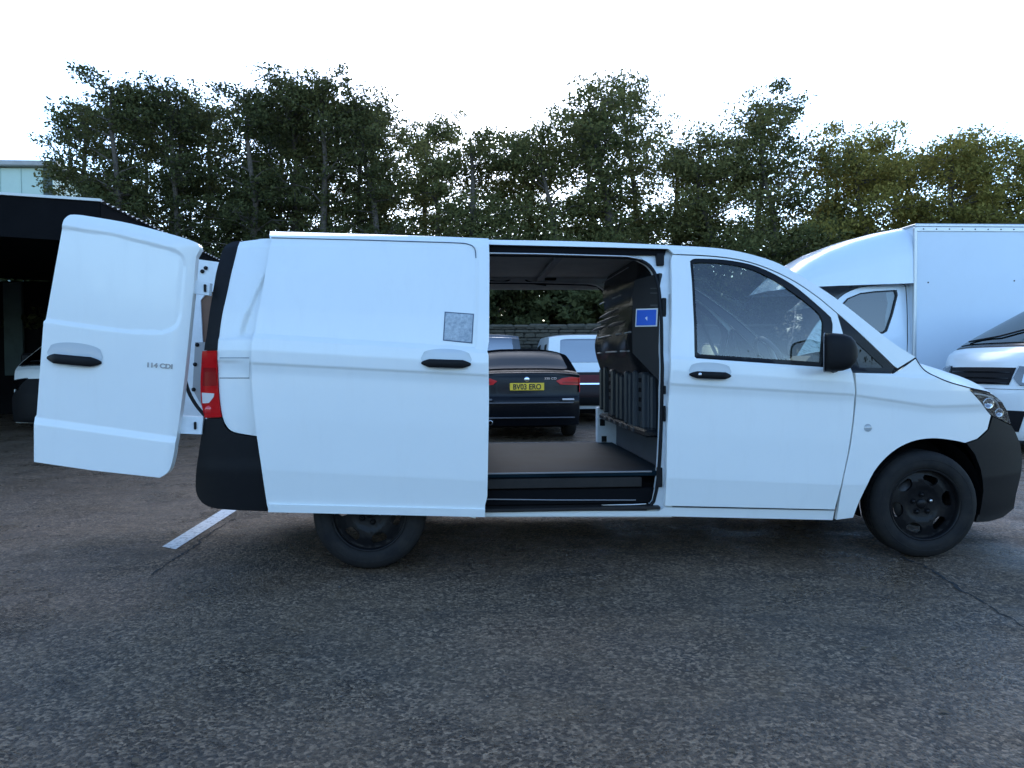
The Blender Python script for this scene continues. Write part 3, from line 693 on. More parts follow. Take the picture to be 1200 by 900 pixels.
text_mesh('model_lettering', '114 CDI', .037, principled('dull_chrome', (.30, .31, .33), .3, metal=.9), rear_door, Matrix.Translation((q[0], float(rdy(np.array([q[0]]), np.array([q[1]]))[0])-.002, q[1])) @ Matrix.Rotation(.075, 4, 'Y') @ Matrix.Rotation(R(90), 4, 'X'), .002, 1.15, .0012)
for (pts, nm) in (([(224, 328), (246, 331.5), (245, 346), (223, 343.5)], 'hinge'), ([(210, 487.5), (238, 488.5), (236, 509), (208, 508)], 'hinge')):
    hg = sheet(nm, [[(a_[0], a_[2]) for a_ in (P(x, y, 1, .03) for x, y in pts)]], lambda A, B: np.stack([A, 0*A+.03, B], 1), (0, 1, 0), .045, WHITE_IN, rear_door, .05)
    x_, y_ = np.mean(pts, 0); b0, b1 = P(x_+4.5, y_-4, 1, .028), P(x_+7.5, y_+5, 1, .028)
    box('hinge_pin', b0[0], b1[0], .018, .029, b1[2], b0[2], SEAL, hg, .003)
tube('check_strap', [tuple(P(x, y, 1, .05)) for x, y in crv([(216, 441), (221, 459), (230, 475), (240, 487)], 4)], .011, SEAL, rear_door, 6)
# weather strip along the hinge edge of the aperture
tube('door_seal', [(onside(x, y)[0]-.03, float(Ys(*onside(x, y)))+.10, onside(x, y)[1]) for x, y in ((262, 300), (250, 365), (244, 410), (240, 470))], .014, SEAL, van, 6)

# far rear door, standing open too; its lined inner face shows past the near one
FDY = 2*YC-.04
def FP(px): return [(q[0], q[2]) for q in (P(x, y, 1, FDY) for x, y in px)]
fr = FP([(150, 293), (225, 303), (275, 309.5), (300, 318)]) + FP([(296, 420), (285, 500), (240, 508.5), (205, 504), (120, 492)])
hole = crv(FP([(235, 352), (240, 346), (248, 342), (258, 342), (270, 346)]), 3) + FP([(282, 380), (276, 440)]) + crv(FP([(262, 446), (245, 425), (237.5, 402)]), 4)
frd = sheet('rear_door', [fr, hole], lambda A, B: np.stack([A, 0*A+FDY, B], 1), (0, 1, 0), .05, WHITE_IN, van, .06)
ho = np.mean(hole, 0); sheet('lining_board', [[tuple(ho+(np.array(p)-ho)*1.1) for p in hole]], lambda A, B: np.stack([A, 0*A+FDY+.018, B], 1), (0, 1, 0), .01, BOARD, frd, .1)
sheet('inner_plate', [FP([(229, 401), (262, 401), (262, 486), (238, 478), (226, 456)])], lambda A, B: np.stack([A, 0*A+FDY-.008, B], 1), (0, 1, 0), .008, principled('grey_plate', (.30, .30, .30), .5), frd, .1)
for x, y in ((231, 404), (228.5, 427), (226.8, 456.5), (237, 318), (241, 314)):
    q = P(x, y, 1, FDY-.012); lathe('rubber_plug', [(.001, -.006), (.016, -.004), (.017, .004)], (q[0], FDY-.012, q[2]), SEAL, frd, n=12)

# wheels
def wheel(name, cx, cy, sgn, steer=0.0):
    """sgn -1: outer face towards the camera"""
    root = bpy.data.objects.new(name, None); COL.objects.link(root); root.parent = van; root.matrix_parent_inverse = world_of(van).inverted(); root.empty_display_size = .1
    r = .335; wd = .105
    prof = [(.222, -wd*.82), (.232, -wd*.98), (.262, -wd*1.03), (.292, -wd*1.0), (.316, -wd*.9), (.328, -wd*.74), (.335, -wd*.55), (.335, wd*.55), (.328, wd*.74), (.312, wd*.9), (.26, wd*1.02), (.222, wd*.85)]
    ty = lathe('tyre', prof, (0, 0, 0), RUBBER, root, n=64)
    for k in (-.055, -.018, .018, .055): lathe('tread_groove', [(.3353, k-.004), (.3354, k+.004)], (0, 0, 0), DARK, ty, n=48)
    lathe('sidewall_ring', [(.281, -wd*1.015), (.284, -wd*1.035), (.287, -wd*1.01)], (0, 0, 0), RUBBER, ty, n=64)
    hl_ = []
    for k in range(6):
        a0 = R(60*k+12); pts = []
        for rr, da in ((.185, -13), (.185, -5), (.185, 5), (.185, 13), (.170, 17), (.142, 15), (.128, 9), (.125, 0), (.128, -9), (.142, -15), (.170, -17)):
            t = a0+R(da); pts.append((rr*math.cos(t), rr*math.sin(t)))
        hl_.append(pts)
    circ = [(.214*math.cos(R(a)), .214*math.sin(R(a))) for a in range(0, 360, 6)]
    def dish(A, B):
        q = np.hypot(A, B); y = np.interp(q, [0, .05, .09, .115, .15, .19, .2, .214], [-.045, -.045, -.05, -.058, -.060, -.052, -.050, -.052]); return np.stack([A, y, B], 1)
    rim = sheet('rim', [circ]+hl_, dish, (0, 1, 0), .018, RIM, root, .014)
    lathe('rim_lip', [(.2115, -.05), (.2125, -.088), (.222, -.094), (.226, -.088), (.224, -.06), (.2115, .06)], (0, 0, 0), RIM, rim, n=56)
    lathe('hub_cap', [(.001, -.056), (.026, -.055), (.031, -.05), (.032, -.04)], (0, 0, 0), RIM, rim, n=20)
    for k in range(5):
        t = R(72*k+20); lathe('wheel_bolt', [(.001, -.062), (.010, -.061), (.0115, -.056), (.0115, -.04)], (.058*math.cos(t), 0, .058*math.sin(t)), STEEL if k == 0 else RIM, rim, n=8)
        lathe('bolt_recess', [(.013, -.0475), (.019, -.0495)], (.058*math.cos(t), 0, .058*math.sin(t)), DARK, rim, n=14)
    lathe('brake_disc', [(.03, .0), (.15, .0), (.15, .02)], (0, 0, 0), principled('brake_iron', (.10, .095, .09), .5, metal=.7), root, n=32)
    root.location = (0, 0, 0)
    root.matrix_parent_inverse = world_of(van).inverted() @ Matrix.Translation((cx, cy, r)) @ Matrix.Rotation(steer, 4, 'Z') @ Matrix.Diagonal((1, -sgn, 1, 1))
    return root
LOCALS = []
def wheel_at(name, cx, cy, sgn, steer=0.0, rot=0.0):
    root = wheel(name, cx, cy, sgn, steer)
    mw = Matrix.Translation((cx, cy, .335)) @ Matrix.Rotation(steer, 4, 'Z') @ Matrix.Diagonal((1, -sgn, 1, 1)) @ Matrix.Rotation(rot, 4, 'Y')
    root.matrix_parent_inverse = world_of(van).inverted() @ mw
    for ch in root.children:
        ch.matrix_parent_inverse = Matrix.Identity(4)
        for g in ch.children: g.matrix_parent_inverse = Matrix.Identity(4)
wheel_at('wheel', 0.0, .145, -1, 0, .4); wheel_at('wheel', 3.43, .135, -1, R(-3), 0)
wheel_at('wheel', 0.0, 2*YC-.145, 1); wheel_at('wheel', 3.43, 2*YC-.135, 1, R(-3))
# inner arch of the front wheel, lower trim
ar = [(3.43+.40*math.cos(R(a)), .36+.40*math.sin(R(a))) for a in range(-15, 196, 10)]
gridmesh('arch_liner', [[(x, y, z) for x, z in ar] for y in (.10, .45)], DARK, van); gridmesh('arch_liner', [[(x, y, z) for x, z in ar] for y in (2*YC-.10, 2*YC-.45)], DARK, van)
ar = [(0+.42*math.cos(R(a)), .36+.42*math.sin(R(a))) for a in range(10, 171, 10)]
gridmesh('arch_liner', [[(x, y, z) for x, z in ar] for y in (.05, .40)], DARK, van); gridmesh('arch_liner', [[(x, y, z) for x, z in ar] for y in (2*YC-.05, 2*YC-.40)], DARK, van)
gridmesh('arch_liner', [[(3.43+r_*math.cos(R(a)), .45, .36+r_*math.sin(R(a))) for a in range(-15, 196, 10)] for r_ in (.40, .02)], DARK, van)
# dark shell right behind the skins so that panel gaps read as gaps
ip = sheet('inner_panel', [OS([(792, 425), (998, 440), (994, 520), (976, 600), (787, 594)])], lambda A, B: np.stack([A, Ys(A, B)+.06, B], 1), (0, 1, 0), 0, DARK, van, .08)
mirror_copy(ip, van, YC)
pl = sheet('pillar_lining', [crv(OS([(800, 290.5), (850, 294), (900, 306), (930, 320.5), (980, 352), (1038, 397), (1070, 419)]), 4) + crv(OS([(1047, 428), (1018, 400), (983, 369), (920, 325), (880, 309), (800, 299)]), 4)], skin(.036), (0, 1, 0), .01, SEATM, van, .05)
mirror_copy(pl, van, YC)
tube('pillar_gap', [(a, float(Ys(a, b))+.006, b) for a, b in OS([(1046, 437), (1053, 432.6), (1062, 427), (1073, 419.6)])], .008, SEAL, van, 6)
box('engine_bay', 3.0, 4.15, .36, 2*YC-.36, .45, .98, DARK, van, .03)

# cab: seats, wheel, dashboard
for k, yy in enumerate((.48, 1.42)):
    seat = box('seat', 2.02, 2.52, yy-.26, yy+.26, .62, .84, SEATM, van, .05)
    V, F = bevelbox_geo(-.07, .07, -.25, .25, 0, .66, .05); bk = put('backrest', fixn(mesh('backrest', V, F)), SEATM, seat); bk.matrix_basis = Matrix.Translation((2.06, yy, .80)) @ Matrix.Rotation(-.2, 4, 'Y')
    V, F = bevelbox_geo(-.05, .05, -.14, .14, 0, .18, .04); hr = put('headrest', fixn(mesh('headrest', V, F)), SEATM, seat); hr.matrix_basis = Matrix.Translation((1.93, yy, 1.48)) @ Matrix.Rotation(-.15, 4, 'Y')
box('dashboard', 2.86, 3.36, .14, 2*YC-.14, .85, 1.20, DASHM, van, .06)
box('instrument_hood', 2.80, 3.06, .32, .68, 1.17, 1.27, DASHM, van, .04)
V, F = [], []
swc = np.array((2.64, .50, 1.22)); ta = R(28)
ring = []
for k in range(33):
    t = 2*math.pi*k/32; ring.append(swc+np.array((.19*math.cos(t)*math.sin(ta)*-1, .19*math.sin(t), .19*math.cos(t)*math.cos(ta))))
sw = tube('steering_wheel', ring, .016, DASHM, van, 8)
for t in (R(90), R(210), R(330)): tube('spoke', [swc+np.array((.03, 0, 0)), swc+np.array((-.19*math.cos(t)*math.sin(ta), .19*math.sin(t), .19*math.cos(t)*math.cos(ta)))], .016, SLOT if t > 2 else DASHM, sw, 6)
tube('steering_column', [swc+np.array((.02, 0, -.005)), swc+np.array((.3, 0, -.15))], .045, DASHM, van, 8)
box('cab_floor', XB+.03, 3.5, .12, 2*YC-.12, .50, .53, DARK, van, .01)
box('cab_bulkhead', XB+.035, XB+.06, .26, 2*YC-.26, .55, 1.86, SEATM, van, .01)
tube('seat_belt', [(1.98, .16, 1.62), (2.2, .3, 1.25), (2.35, .5, .95)], .012, SEAL, van, 5)
SY = 6.0; cor = P(119, 236, 1, SY); SX, SZ = cor[0], cor[2]

# ------------------------------------------------------------------ ground
def ground_mat():
    m = bpy.data.materials.new('wet_asphalt'); m.use_nodes = True; n = m.node_tree.nodes; l = m.node_tree.links; b = n['Principled BSDF']
    tc = n.new('ShaderNodeTexCoord')
    def noise(sc, det=6, ro=.6):
        t = n.new('ShaderNodeTexNoise'); t.inputs['Scale'].default_value = sc; t.inputs['Detail'].default_value = det; t.inputs['Roughness'].default_value = ro
        l.new(tc.outputs['Object'], t.inputs['Vector']); return t.outputs['Fac']
    def rng_(s, a, b_, c=0., d=1.):
        r = n.new('ShaderNodeMapRange'); r.inputs[1].default_value = a; r.inputs[2].default_value = b_; r.inputs[3].default_value = c; r.inputs[4].default_value = d; l.new(s, r.inputs[0]); return r.outputs[0]
    def mix(f, a, b_):
        x = n.new('ShaderNodeMix'); x.data_type = 'RGBA'
        l.new(f, x.inputs[0]) if not isinstance(f, float) else setattr(x.inputs[0], 'default_value', f)
        for i, c in ((6, a), (7, b_)):
            if isinstance(c, tuple): x.inputs[i].default_value = (*c, 1)
            else: l.new(c, x.inputs[i])
        return x.outputs[2]
    mpp = n.new('ShaderNodeMapping'); mpp.inputs['Scale'].default_value = (.8, 2.3, 1); mpp.inputs['Rotation'].default_value = (0, 0, .18); l.new(tc.outputs['Object'], mpp.inputs[0])
    tt = n.new('ShaderNodeTexNoise'); tt.inputs['Scale'].default_value = 1.6; tt.inputs['Detail'].default_value = 9; tt.inputs['Roughness'].default_value = .72; l.new(mpp.outputs[0], tt.inputs['Vector'])
    streak = rng_(tt.outputs['Fac'], .50, .70, 0., .6)
    big = rng_(noise(.35, 8, .7), .38, .66)
    mid = rng_(noise(2.6, 8, .7), .36, .68)
    vor = n.new('ShaderNodeTexVoronoi'); vor.inputs['Scale'].default_value = 78; l.new(tc.outputs['Object'], vor.inputs['Vector'])
    vcol = n.new('ShaderNodeSeparateColor'); l.new(vor.outputs['Color'], vcol.inputs[0])
    stp = n.new('ShaderNodeMath'); stp.operation = 'POWER'; l.new(vcol.outputs[0], stp.inputs[0]); stp.inputs[1].default_value = 2.2; stone = stp.outputs[0]
    c = mix(big, (.126, .076, .041), (.205, .134, .076))
    c = mix(mid, c, (.074, .053, .038))
    c2 = mix(stone, (.027, .018, .012), (.46, .315, .20))
    sf = n.new('ShaderNodeMath'); sf.operation = 'MULTIPLY_ADD'; l.new(mid, sf.inputs[0]); sf.inputs[1].default_value = .30; sf.inputs[2].default_value = .45
    c = mix(sf.outputs[0], c, c2)
    c = mix(streak, c, (.030, .025, .021))
    gr = rng_(noise(40, 6, .85), .47, .60); gf = n.new('ShaderNodeMath'); gf.operation = 'MULTIPLY'; l.new(gr, gf.inputs[0]); gf.inputs[1].default_value = .6; c = mix(gf.outputs[0], c, (.022, .020, .018))
    l.new(c, b.inputs['Base Color'])
    wet = rng_(noise(.8, 8, .7), .40, .60)
    ro = n.new('ShaderNodeMapRange'); ro.inputs[3].default_value = .16; ro.inputs[4].default_value = .8; l.new(wet, ro.inputs[0]); l.new(ro.outputs[0], b.inputs['Roughness'])
    b.inputs['Specular IOR Level'].default_value = .3
    dist = rng_(vor.outputs['Distance'], 0., .6, 1., 0.)
    hs = n.new('ShaderNodeMath'); hs.operation = 'MULTIPLY_ADD'; l.new(dist, hs.inputs[0]); hs.inputs[1].default_value = .5; l.new(noise(34, 6, .7), hs.inputs[2])
    bp = n.new('ShaderNodeBump'); bp.inputs['Strength'].default_value = 1.0; bp.inputs['Distance'].default_value = .012; l.new(hs.outputs[0], bp.inputs['Height'])
    bp2 = n.new('ShaderNodeBump'); bp2.inputs['Strength'].default_value = .6; bp2.inputs['Distance'].default_value = .03; l.new(noise(3.2, 5, .6), bp2.inputs['Height']); l.new(bp.outputs[0], bp2.inputs['Normal'])
    l.new(bp2.outputs[0], b.inputs['Normal'])
    return m
GM = ground_mat()
g = put('ground', mesh('ground', [(-500, -500, 0), (500, -500, 0), (500, 500, 0), (-500, 500, 0)], [(0, 1, 2, 3)]), GM); g['kind'] = 'structure'
# painted bay line, worn
def paint_mat():
    m = bpy.data.materials.new('worn_line_paint'); m.use_nodes = True; n = m.node_tree.nodes; l = m.node_tree.links; b = n['Principled BSDF']
    tc = n.new('ShaderNodeTexCoord'); t = n.new('ShaderNodeTexNoise'); t.inputs['Scale'].default_value = 26; t.inputs['Detail'].default_value = 8; t.inputs['Roughness'].default_value = .75
    l.new(tc.outputs['Object'], t.inputs['Vector']); r = n.new('ShaderNodeMapRange'); r.inputs[1].default_value = .50; r.inputs[2].default_value = .66; l.new(t.outputs['Fac'], r.inputs[0])
    mx = n.new('ShaderNodeMix'); mx.data_type = 'RGBA'; mx.inputs[6].default_value = (.66, .66, .64, 1); mx.inputs[7].default_value = (.16, .15, .14, 1); l.new(r.outputs[0], mx.inputs[0]); l.new(mx.outputs[2], b.inputs['Base Color']); b.inputs['Roughness'].default_value = .6
    return m
lp = [P(x, y, 2, .004) for x, y in ((190, 640.5), (206, 643.5), (278, 597.5), (262, 596))]
dd = lp[2]-lp[1]; de = lp[3]-lp[0]
ln = put('painted_line', mesh('painted_line', [lp[0], lp[1], lp[1]+dd*3.2, lp[0]+de*3.2], [(0, 1, 2, 3)]), paint_mat()); ln['kind'] = 'structure'
# joints and cracks in the tarmac: thin sunk strips
def crack(px, w):
    pts = [P(x, y, 2, .003) for x, y in px]; V = []; F = []
    pts = [np.array(q)+np.array((random.uniform(-.012, .012), random.uniform(-.012, .012), 0)) for q in crv(pts, 9)]
    for i, p in enumerate(pts):
        t = pts[min(i+1, len(pts)-1)]-pts[max(i-1, 0)]; nrm = np.array((-t[1], t[0], 0)); nrm /= np.linalg.norm(nrm)+1e-9; ww = w*random.uniform(.2, 1.3)
        V += [p+nrm*ww, p-nrm*ww]
    for i in range(len(pts)-1): F.append((2*i, 2*i+1, 2*i+3, 2*i+2))
    o = put('crack', mesh('crack', V, F), principled('tar_crack', (.012, .012, .012), .9)); o['kind'] = 'structure'
crack([(1056, 652), (1078, 661), (1097, 671), (1125, 690), (1180, 722), (1230, 750)], .010)
crack([(276, 607), (262, 615), (240, 629), (228, 640), (212, 650), (196, 660), (178, 674)], .008)

# loose grit on the tarmac
rg = np.random.default_rng(5); NG = 2600; V = []; F = []
oct_ = np.array([(1, 0, 0), (0, 1, 0), (-1, 0, 0), (0, -1, 0), (0, 0, .8), (0, 0, -.4)]); of = [(0, 1, 4), (1, 2, 4), (2, 3, 4), (3, 0, 4), (1, 0, 5), (2, 1, 5), (3, 2, 5), (0, 3, 5)]
for k in range(NG):
    r_ = rg.uniform(.002, .0055)*(1 if rg.random() < .95 else 1.8); a = rg.uniform(0, 6.28); c = np.array((rg.uniform(-3.5, 5.0), -3.3+6.3*rg.random()**1.3, r_*.35)); m3 = np.array(((math.cos(a), -math.sin(a), 0), (math.sin(a), math.cos(a), 0), (0, 0, 1)))
    b0 = len(V); V += list(c+(oct_*r_*rg.uniform(.6, 1.3, 3))@m3.T); F += [tuple(q+b0 for q in f) for f in of]
gv = put('loose_grit', mesh('loose_grit', V, F), principled('grit_stone', (.16, .14, .12), .85, noise=(300, 1., (.06, .055, .05)))); tag(gv, 'loose grit scattered over the tarmac round the van', 'grit', kind='stuff')

NL = 420; V = []; F = []
for k in range(NL):
    r_ = rg.uniform(.012, .026); a = rg.uniform(0, 6.28); c = np.array((rg.uniform(-6, 6.5), rg.uniform(-3.3, 8), .006+rg.uniform(0, .006))); u = np.array((math.cos(a), math.sin(a), rg.uniform(-.1, .1))); v = np.array((-math.sin(a), math.cos(a), rg.uniform(-.25, .25)))
    b0 = len(V); V += [c-u*r_, c-v*r_*.5, c+u*r_, c+v*r_*.5]; F.append((b0, b0+1, b0+2, b0+3))
fl = put('fallen_leaves', mesh('fallen_leaves', V, F), principled('dead_leaf', (.11, .07, .032), .8, noise=(20, 1., (.05, .035, .02)))); tag(fl, 'brown fallen leaves scattered over the tarmac', 'leaves', kind='stuff')

# ------------------------------------------------------------------ trees
def leaf_mat(name, c0, c1):
    m = bpy.data.materials.new(name); m.use_nodes = True; n = m.node_tree.nodes; l = m.node_tree.links; n.clear()
    o = n.new('ShaderNodeOutputMaterial'); d = n.new('ShaderNodeBsdfDiffuse'); t = n.new('ShaderNodeBsdfTranslucent'); mx = n.new('ShaderNodeMixShader'); mx.inputs[0].default_value = .35
    g = n.new('ShaderNodeNewGeometry'); oi = n.new('ShaderNodeObjectInfo'); c = n.new('ShaderNodeMix'); c.data_type = 'RGBA'; c.inputs[6].default_value = (*c0, 1); c.inputs[7].default_value = (*c1, 1)
    a = n.new('ShaderNodeMath'); a.operation = 'MULTIPLY_ADD'; l.new(g.outputs['Random Per Island'], a.inputs[0]); a.inputs[1].default_value = .65; 
    b = n.new('ShaderNodeMath'); b.operation = 'MULTIPLY'; l.new(oi.outputs['Random'], b.inputs[0]); b.inputs[1].default_value = .35; l.new(b.outputs[0], a.inputs[2]); l.new(a.outputs[0], c.inputs[0])
    l.new(c.outputs[2], d.inputs[0]); l.new(c.outputs[2], t.inputs[0]); l.new(d.outputs[0], mx.inputs[1]); l.new(t.outputs[0], mx.inputs[2]); l.new(mx.outputs[0], o.inputs[0]); return m
BARK = principled('bark', (.11, .09, .075), .95, noise=(14, .9, (.035, .032, .026)), bump=(22, .8, .03))
LEAF_D = leaf_mat('leaf_dark', (.042, .050, .022), (.120, .125, .052))
LEAF_G = leaf_mat('leaf_green', (.062, .076, .030), (.19, .18, .070))
LEAF_Y = leaf_mat('leaf_yellowing', (.09, .098, .026), (.30, .25, .07))
def leaves_mesh(name, C, size, rg):
    N = len(C); u = rg.normal(size=(N, 3)); u /= np.linalg.norm(u, axis=1)[:, None]; v = rg.normal(size=(N, 3)); v -= (v*u).sum(1)[:, None]*u; v /= np.linalg.norm(v, axis=1)[:, None]
    s = size*rg.uniform(.6, 1.35, (N, 1)); V = np.stack([C-u*s, C-v*s*.5+u*s*.1, C+u*s, C+v*s*.5+u*s*.1], 1).reshape(-1, 3)
    me = bpy.data.meshes.new(name); me.vertices.add(4*N); me.vertices.foreach_set('co', V.ravel().astype('f4')); me.loops.add(4*N); me.loops.foreach_set('vertex_index', np.arange(4*N, dtype='i4'))
    me.polygons.add(N); me.polygons.foreach_set('loop_start', np.arange(0, 4*N, 4, dtype='i4')); me.update(calc_edges=True); return me
def tree_meshes(seed, h, spread, nleaf, size, kind):
    rg = np.random.default_rng(seed); geo = []; C = []
    n = 9; lean = rg.normal(size=2)*.04; pts = [np.array((lean[0]*h*t+rg.normal()*.06*(i > 0), lean[1]*h*t+rg.normal()*.06*(i > 0), h*t*.93)) for i, t in enumerate(np.linspace(0, 1, n))]
    r0 = .055+.013*h if kind != 'stem' else .06+.011*h; geo.append(tube_geo(pts, [r0*(1-.86*t)+.012+(.05 if i == 0 else 0) for i, t in enumerate(np.linspace(0, 1, n))], 8))
    nb = int(h*4.0)
    for k in range(nb):
        t = rg.uniform(.16, .98) if kind != 'stem' else 1-.62*rg.random()**1.25; i = min(int(t*(n-1)), n-2); f = t*(n-1)-i; b0 = pts[i]*(1-f)+pts[i+1]*f
        a = rg.uniform(0, 2*math.pi); L = spread*rg.uniform(.55, 1.15)*(1.2-.55*t if kind != 'bush' else 1.1-.45*t); el = rg.uniform(.1, .75)
        d = np.array((math.cos(a)*math.cos(el), math.sin(a)*math.cos(el), math.sin(el))); b1 = b0+d*L*.5+rg.normal(size=3)*.08; b2 = b0+d*L+np.array((0, 0, -.12*L))+rg.normal(size=3)*.12
        geo.append(tube_geo([b0, b1, b2], [max(.012, r0*.33*(1-t*.5)), .016, .006], 5))
        m = nleaf//nb; cl = rg.integers(4, 8)
        for q in range(cl):                      # twigs, each ending in a spray of leaves
            sft = rg.uniform(.3, 1.0); e0 = b0+(b2-b0)*sft; c = e0+rg.normal(size=3)*np.array((.30, .30, .22))*spread/1.8; rad = rg.uniform(.12, .27)*spread/1.8
            geo.append(tube_geo([e0, (e0+c)/2+rg.normal(size=3)*.03, c+(c-e0)*.35], [.009, .006, .003], 3, caps=False))
            C.append(c+np.clip(rg.normal(size=(m//cl, 3)), -1.5, 1.5)*rad*np.array((1, 1, .6)))
    if kind != 'bush':                           # ivy on the stem
        m = nleaf//14; t = rg.uniform(0, .7, m); i = np.minimum((t*(n-1)).astype(int), n-2); f = (t*(n-1)-i)[:, None]; pp = np.array(pts); C.append(pp[i]*(1-f)+pp[i+1]*f+rg.normal(size=(m, 3))*np.array((.13, .13, .05)))
    V, F = join_geo(geo); C = np.concatenate(C); C = C[C[:, 2] > .15]
    return mesh('trunk', V, F, True), leaves_mesh('crown', C, size, rg)
def tree(meshes, loc, rz, sc, label, mat, group, name='woodland_tree', cat='tree'):
    t = thing(name, label, cat, loc, rz, group, local=True); t.scale = (sc[0], sc[0], sc[1])
    a = put('trunk', meshes[0], None, t); b = put('crown', meshes[1], None, t)
    if not meshes[0].materials: meshes[0].materials.append(BARK)
    if not meshes[1].materials: meshes[1].materials.append(mat)
    b.material_slots[0].link = 'OBJECT'; b.material_slots[0].material = mat
    return t
TS = [tree_meshes(11, 9.6, 1.7, 9800, .060, 'stem'), tree_meshes(12, 9.0, 1.6, 9200, .060, 'stem'), tree_meshes(13, 10.2, 1.8, 9800, .060, 'stem')]
TB = [tree_meshes(21, 8.0, 2.5, 22000, .060, 'full'), tree_meshes(22, 7.4, 2.6, 22000, .060, 'full'), tree_meshes(23, 8.6, 2.4, 21000, .060, 'full')]
BU = [tree_meshes(31, 2.6, 1.5, 7000, .075, 'bush'), tree_meshes(32, 3.2, 1.4, 7500, .075, 'bush')]
rgw = np.random.default_rng(77); Cw = []
for x in np.arange(-75, 78, 3.0):
    hh = rgw.uniform(5.5, 9.5); c0 = np.array((x+rgw.normal()*.8, -42+rgw.normal()*1.6, hh*.48)); Cw.append(c0+rgw.normal(size=(1300, 3))*np.array((1.5, 1.0, hh*.24)))
Cw = np.concatenate(Cw); Cw = Cw[Cw[:, 2] > .1]
wo = put('far_wood', leaves_mesh('far_wood', Cw, .22, rgw), LEAF_D); tag(wo, 'dark wood across the yard, mirrored in the van window', 'wood', kind='stuff')
def at_px(x, Yv): return P(x, 426, 1, Yv)[0]
WALL_Y = 13.6
rows = []
for i, (x, Yv, k, s, mt) in enumerate([
    (95, 19.5, 'S0', (1, .95), 'D'), (140, 18.2, 'S1', (1, 1), 'D'), (183, 20.5, 'S2', (1.05, .9), 'D'), (222, 18.6, 'S0', (.9, .93), 'D'), (262, 21, 'B0', (.9, .95), 'D'), (305, 18.4, 'S1', (1, .98), 'D'), (342, 20.3, 'S2', (1, .92), 'D'),
    (385, 18.8, 'S0', (1, .96), 'D'), (428, 20.8, 'S1', (1.1, 1.02), 'G'), (468, 18.5, 'S2', (.95, .9), 'D'), (512, 20, 'B1', (.95, .98), 'G'), (560, 18.3, 'B2', (1, .9), 'G'), (612, 20.6, 'B0', (1, 1), 'G'), (655, 18.6, 'B1', (1, 1.02), 'G'),
    (705, 21, 'S1', (1.1, 1), 'G'), (740, 18.2, 'S2', (1.3, .93), 'G'), (790, 20.4, 'B2', (1, .95), 'G'), (838, 18.5, 'B0', (1.02, .95), 'G'), (880, 20.6, 'S0', (1.1, .97), 'G'), (915, 18.3, 'B1', (1, 1.05), 'G'), (968, 20.4, 'B2', (1.05, .93), 'G'),
    (1015, 18.6, 'B0', (1, .96), 'Y'), (1062, 20.8, 'B1', (1.1, 1.1), 'Y'), (1108, 18.4, 'B2', (1, .92), 'Y'), (1158, 20.2, 'B0', (1.1, 1.02), 'Y'), (1205, 18.6, 'B1', (1.1, 1.04), 'Y'), (1260, 20.5, 'B0', (1.1, 1.0), 'Y'), (118, 22.6, 'S2', (.9, 1.02), 'D'), (162, 23.4, 'S1', (1, 1.1), 'D'), (243, 23.5, 'S0', (1.1, 1.05), 'D'), (284, 22.4, 'S2', (.8, .95), 'D'), (322, 23.8, 'S1', (1, 1.15), 'D'), (364, 22.8, 'S0', (1, .98), 'G'), (408, 23.6, 'S2', (1, 1.05), 'D'), (450, 22.9, 'S1', (1, 1.12), 'G'), (490, 23.5, 'S0', (1, 1.04), 'G'), (762, 23.2, 'S2', (1, 1.1), 'G'), (1310, 19, 'B2', (1.1, 1), 'Y')]):
    ms = {'S': TS, 'B': TB}[k[0]][int(k[1])]; mat = {'D': LEAF_D, 'G': LEAF_G, 'Y': LEAF_Y}[mt]
    rows.append((x, Yv, ms, s, mat, mt, k))
ordn = ['leftmost', 'second', 'third', 'fourth', 'fifth', 'sixth', 'seventh', 'eighth', 'ninth', 'tenth', 'eleventh', 'twelfth', 'thirteenth', 'fourteenth', 'fifteenth', 'sixteenth', 'seventeenth', 'eighteenth', 'nineteenth', 'twentieth', 'twenty-first', 'twenty-second', 'twenty-third', 'twenty-fourth', 'twenty-fifth', 'twenty-sixth', 'twenty-seventh', 'twenty-eighth', 'twenty-ninth', 'thirtieth', 'rightmost']
ordn = ordn[:-1]+['thirty-first', 'thirty-second', 'thirty-third', 'thirty-fourth', 'thirty-fifth', 'thirty-sixth', 'thirty-seventh', 'thirty-eighth', 'thirty-ninth', 'fortieth']
rows.sort(key=lambda r: r[0])
for i, (x, Yv, ms, s, mat, mt, k) in enumerate(rows):
    kind = {'D': 'dark ivy-clad tree', 'G': 'leafy green tree', 'Y': 'yellowing leafy tree'}[mt]
    lab = f'{kind}, {ordn[i] if i < len(rows)-1 else "rightmost"} in the row behind the stone wall' + (' counted from the left' if 0 < i < len(rows)-1 else '')
    tree(ms, (at_px(x, Yv), Yv, .9), 1.7*i, s, lab, mat, 'trees behind the stone wall')
bxs = list(range(-40, 1300, 62))
for i, x in enumerate(bxs):
    Yv = 16.2+1.1*(i % 3)*.6; s = .95+.22*((i*7) % 5)/4
    tree(BU[i % 2], (at_px(x+random.uniform(-14, 14), Yv), Yv, .9), 2.1*i, (1.15*s, s), f'dark green shrub, {ordn[i] if i < len(bxs)-1 else "rightmost"} of those along the wall top' + (' counted from the left' if 0 < i < len(bxs)-1 else ''), LEAF_D, 'shrubs along the wall top', 'shrub', 'shrub')
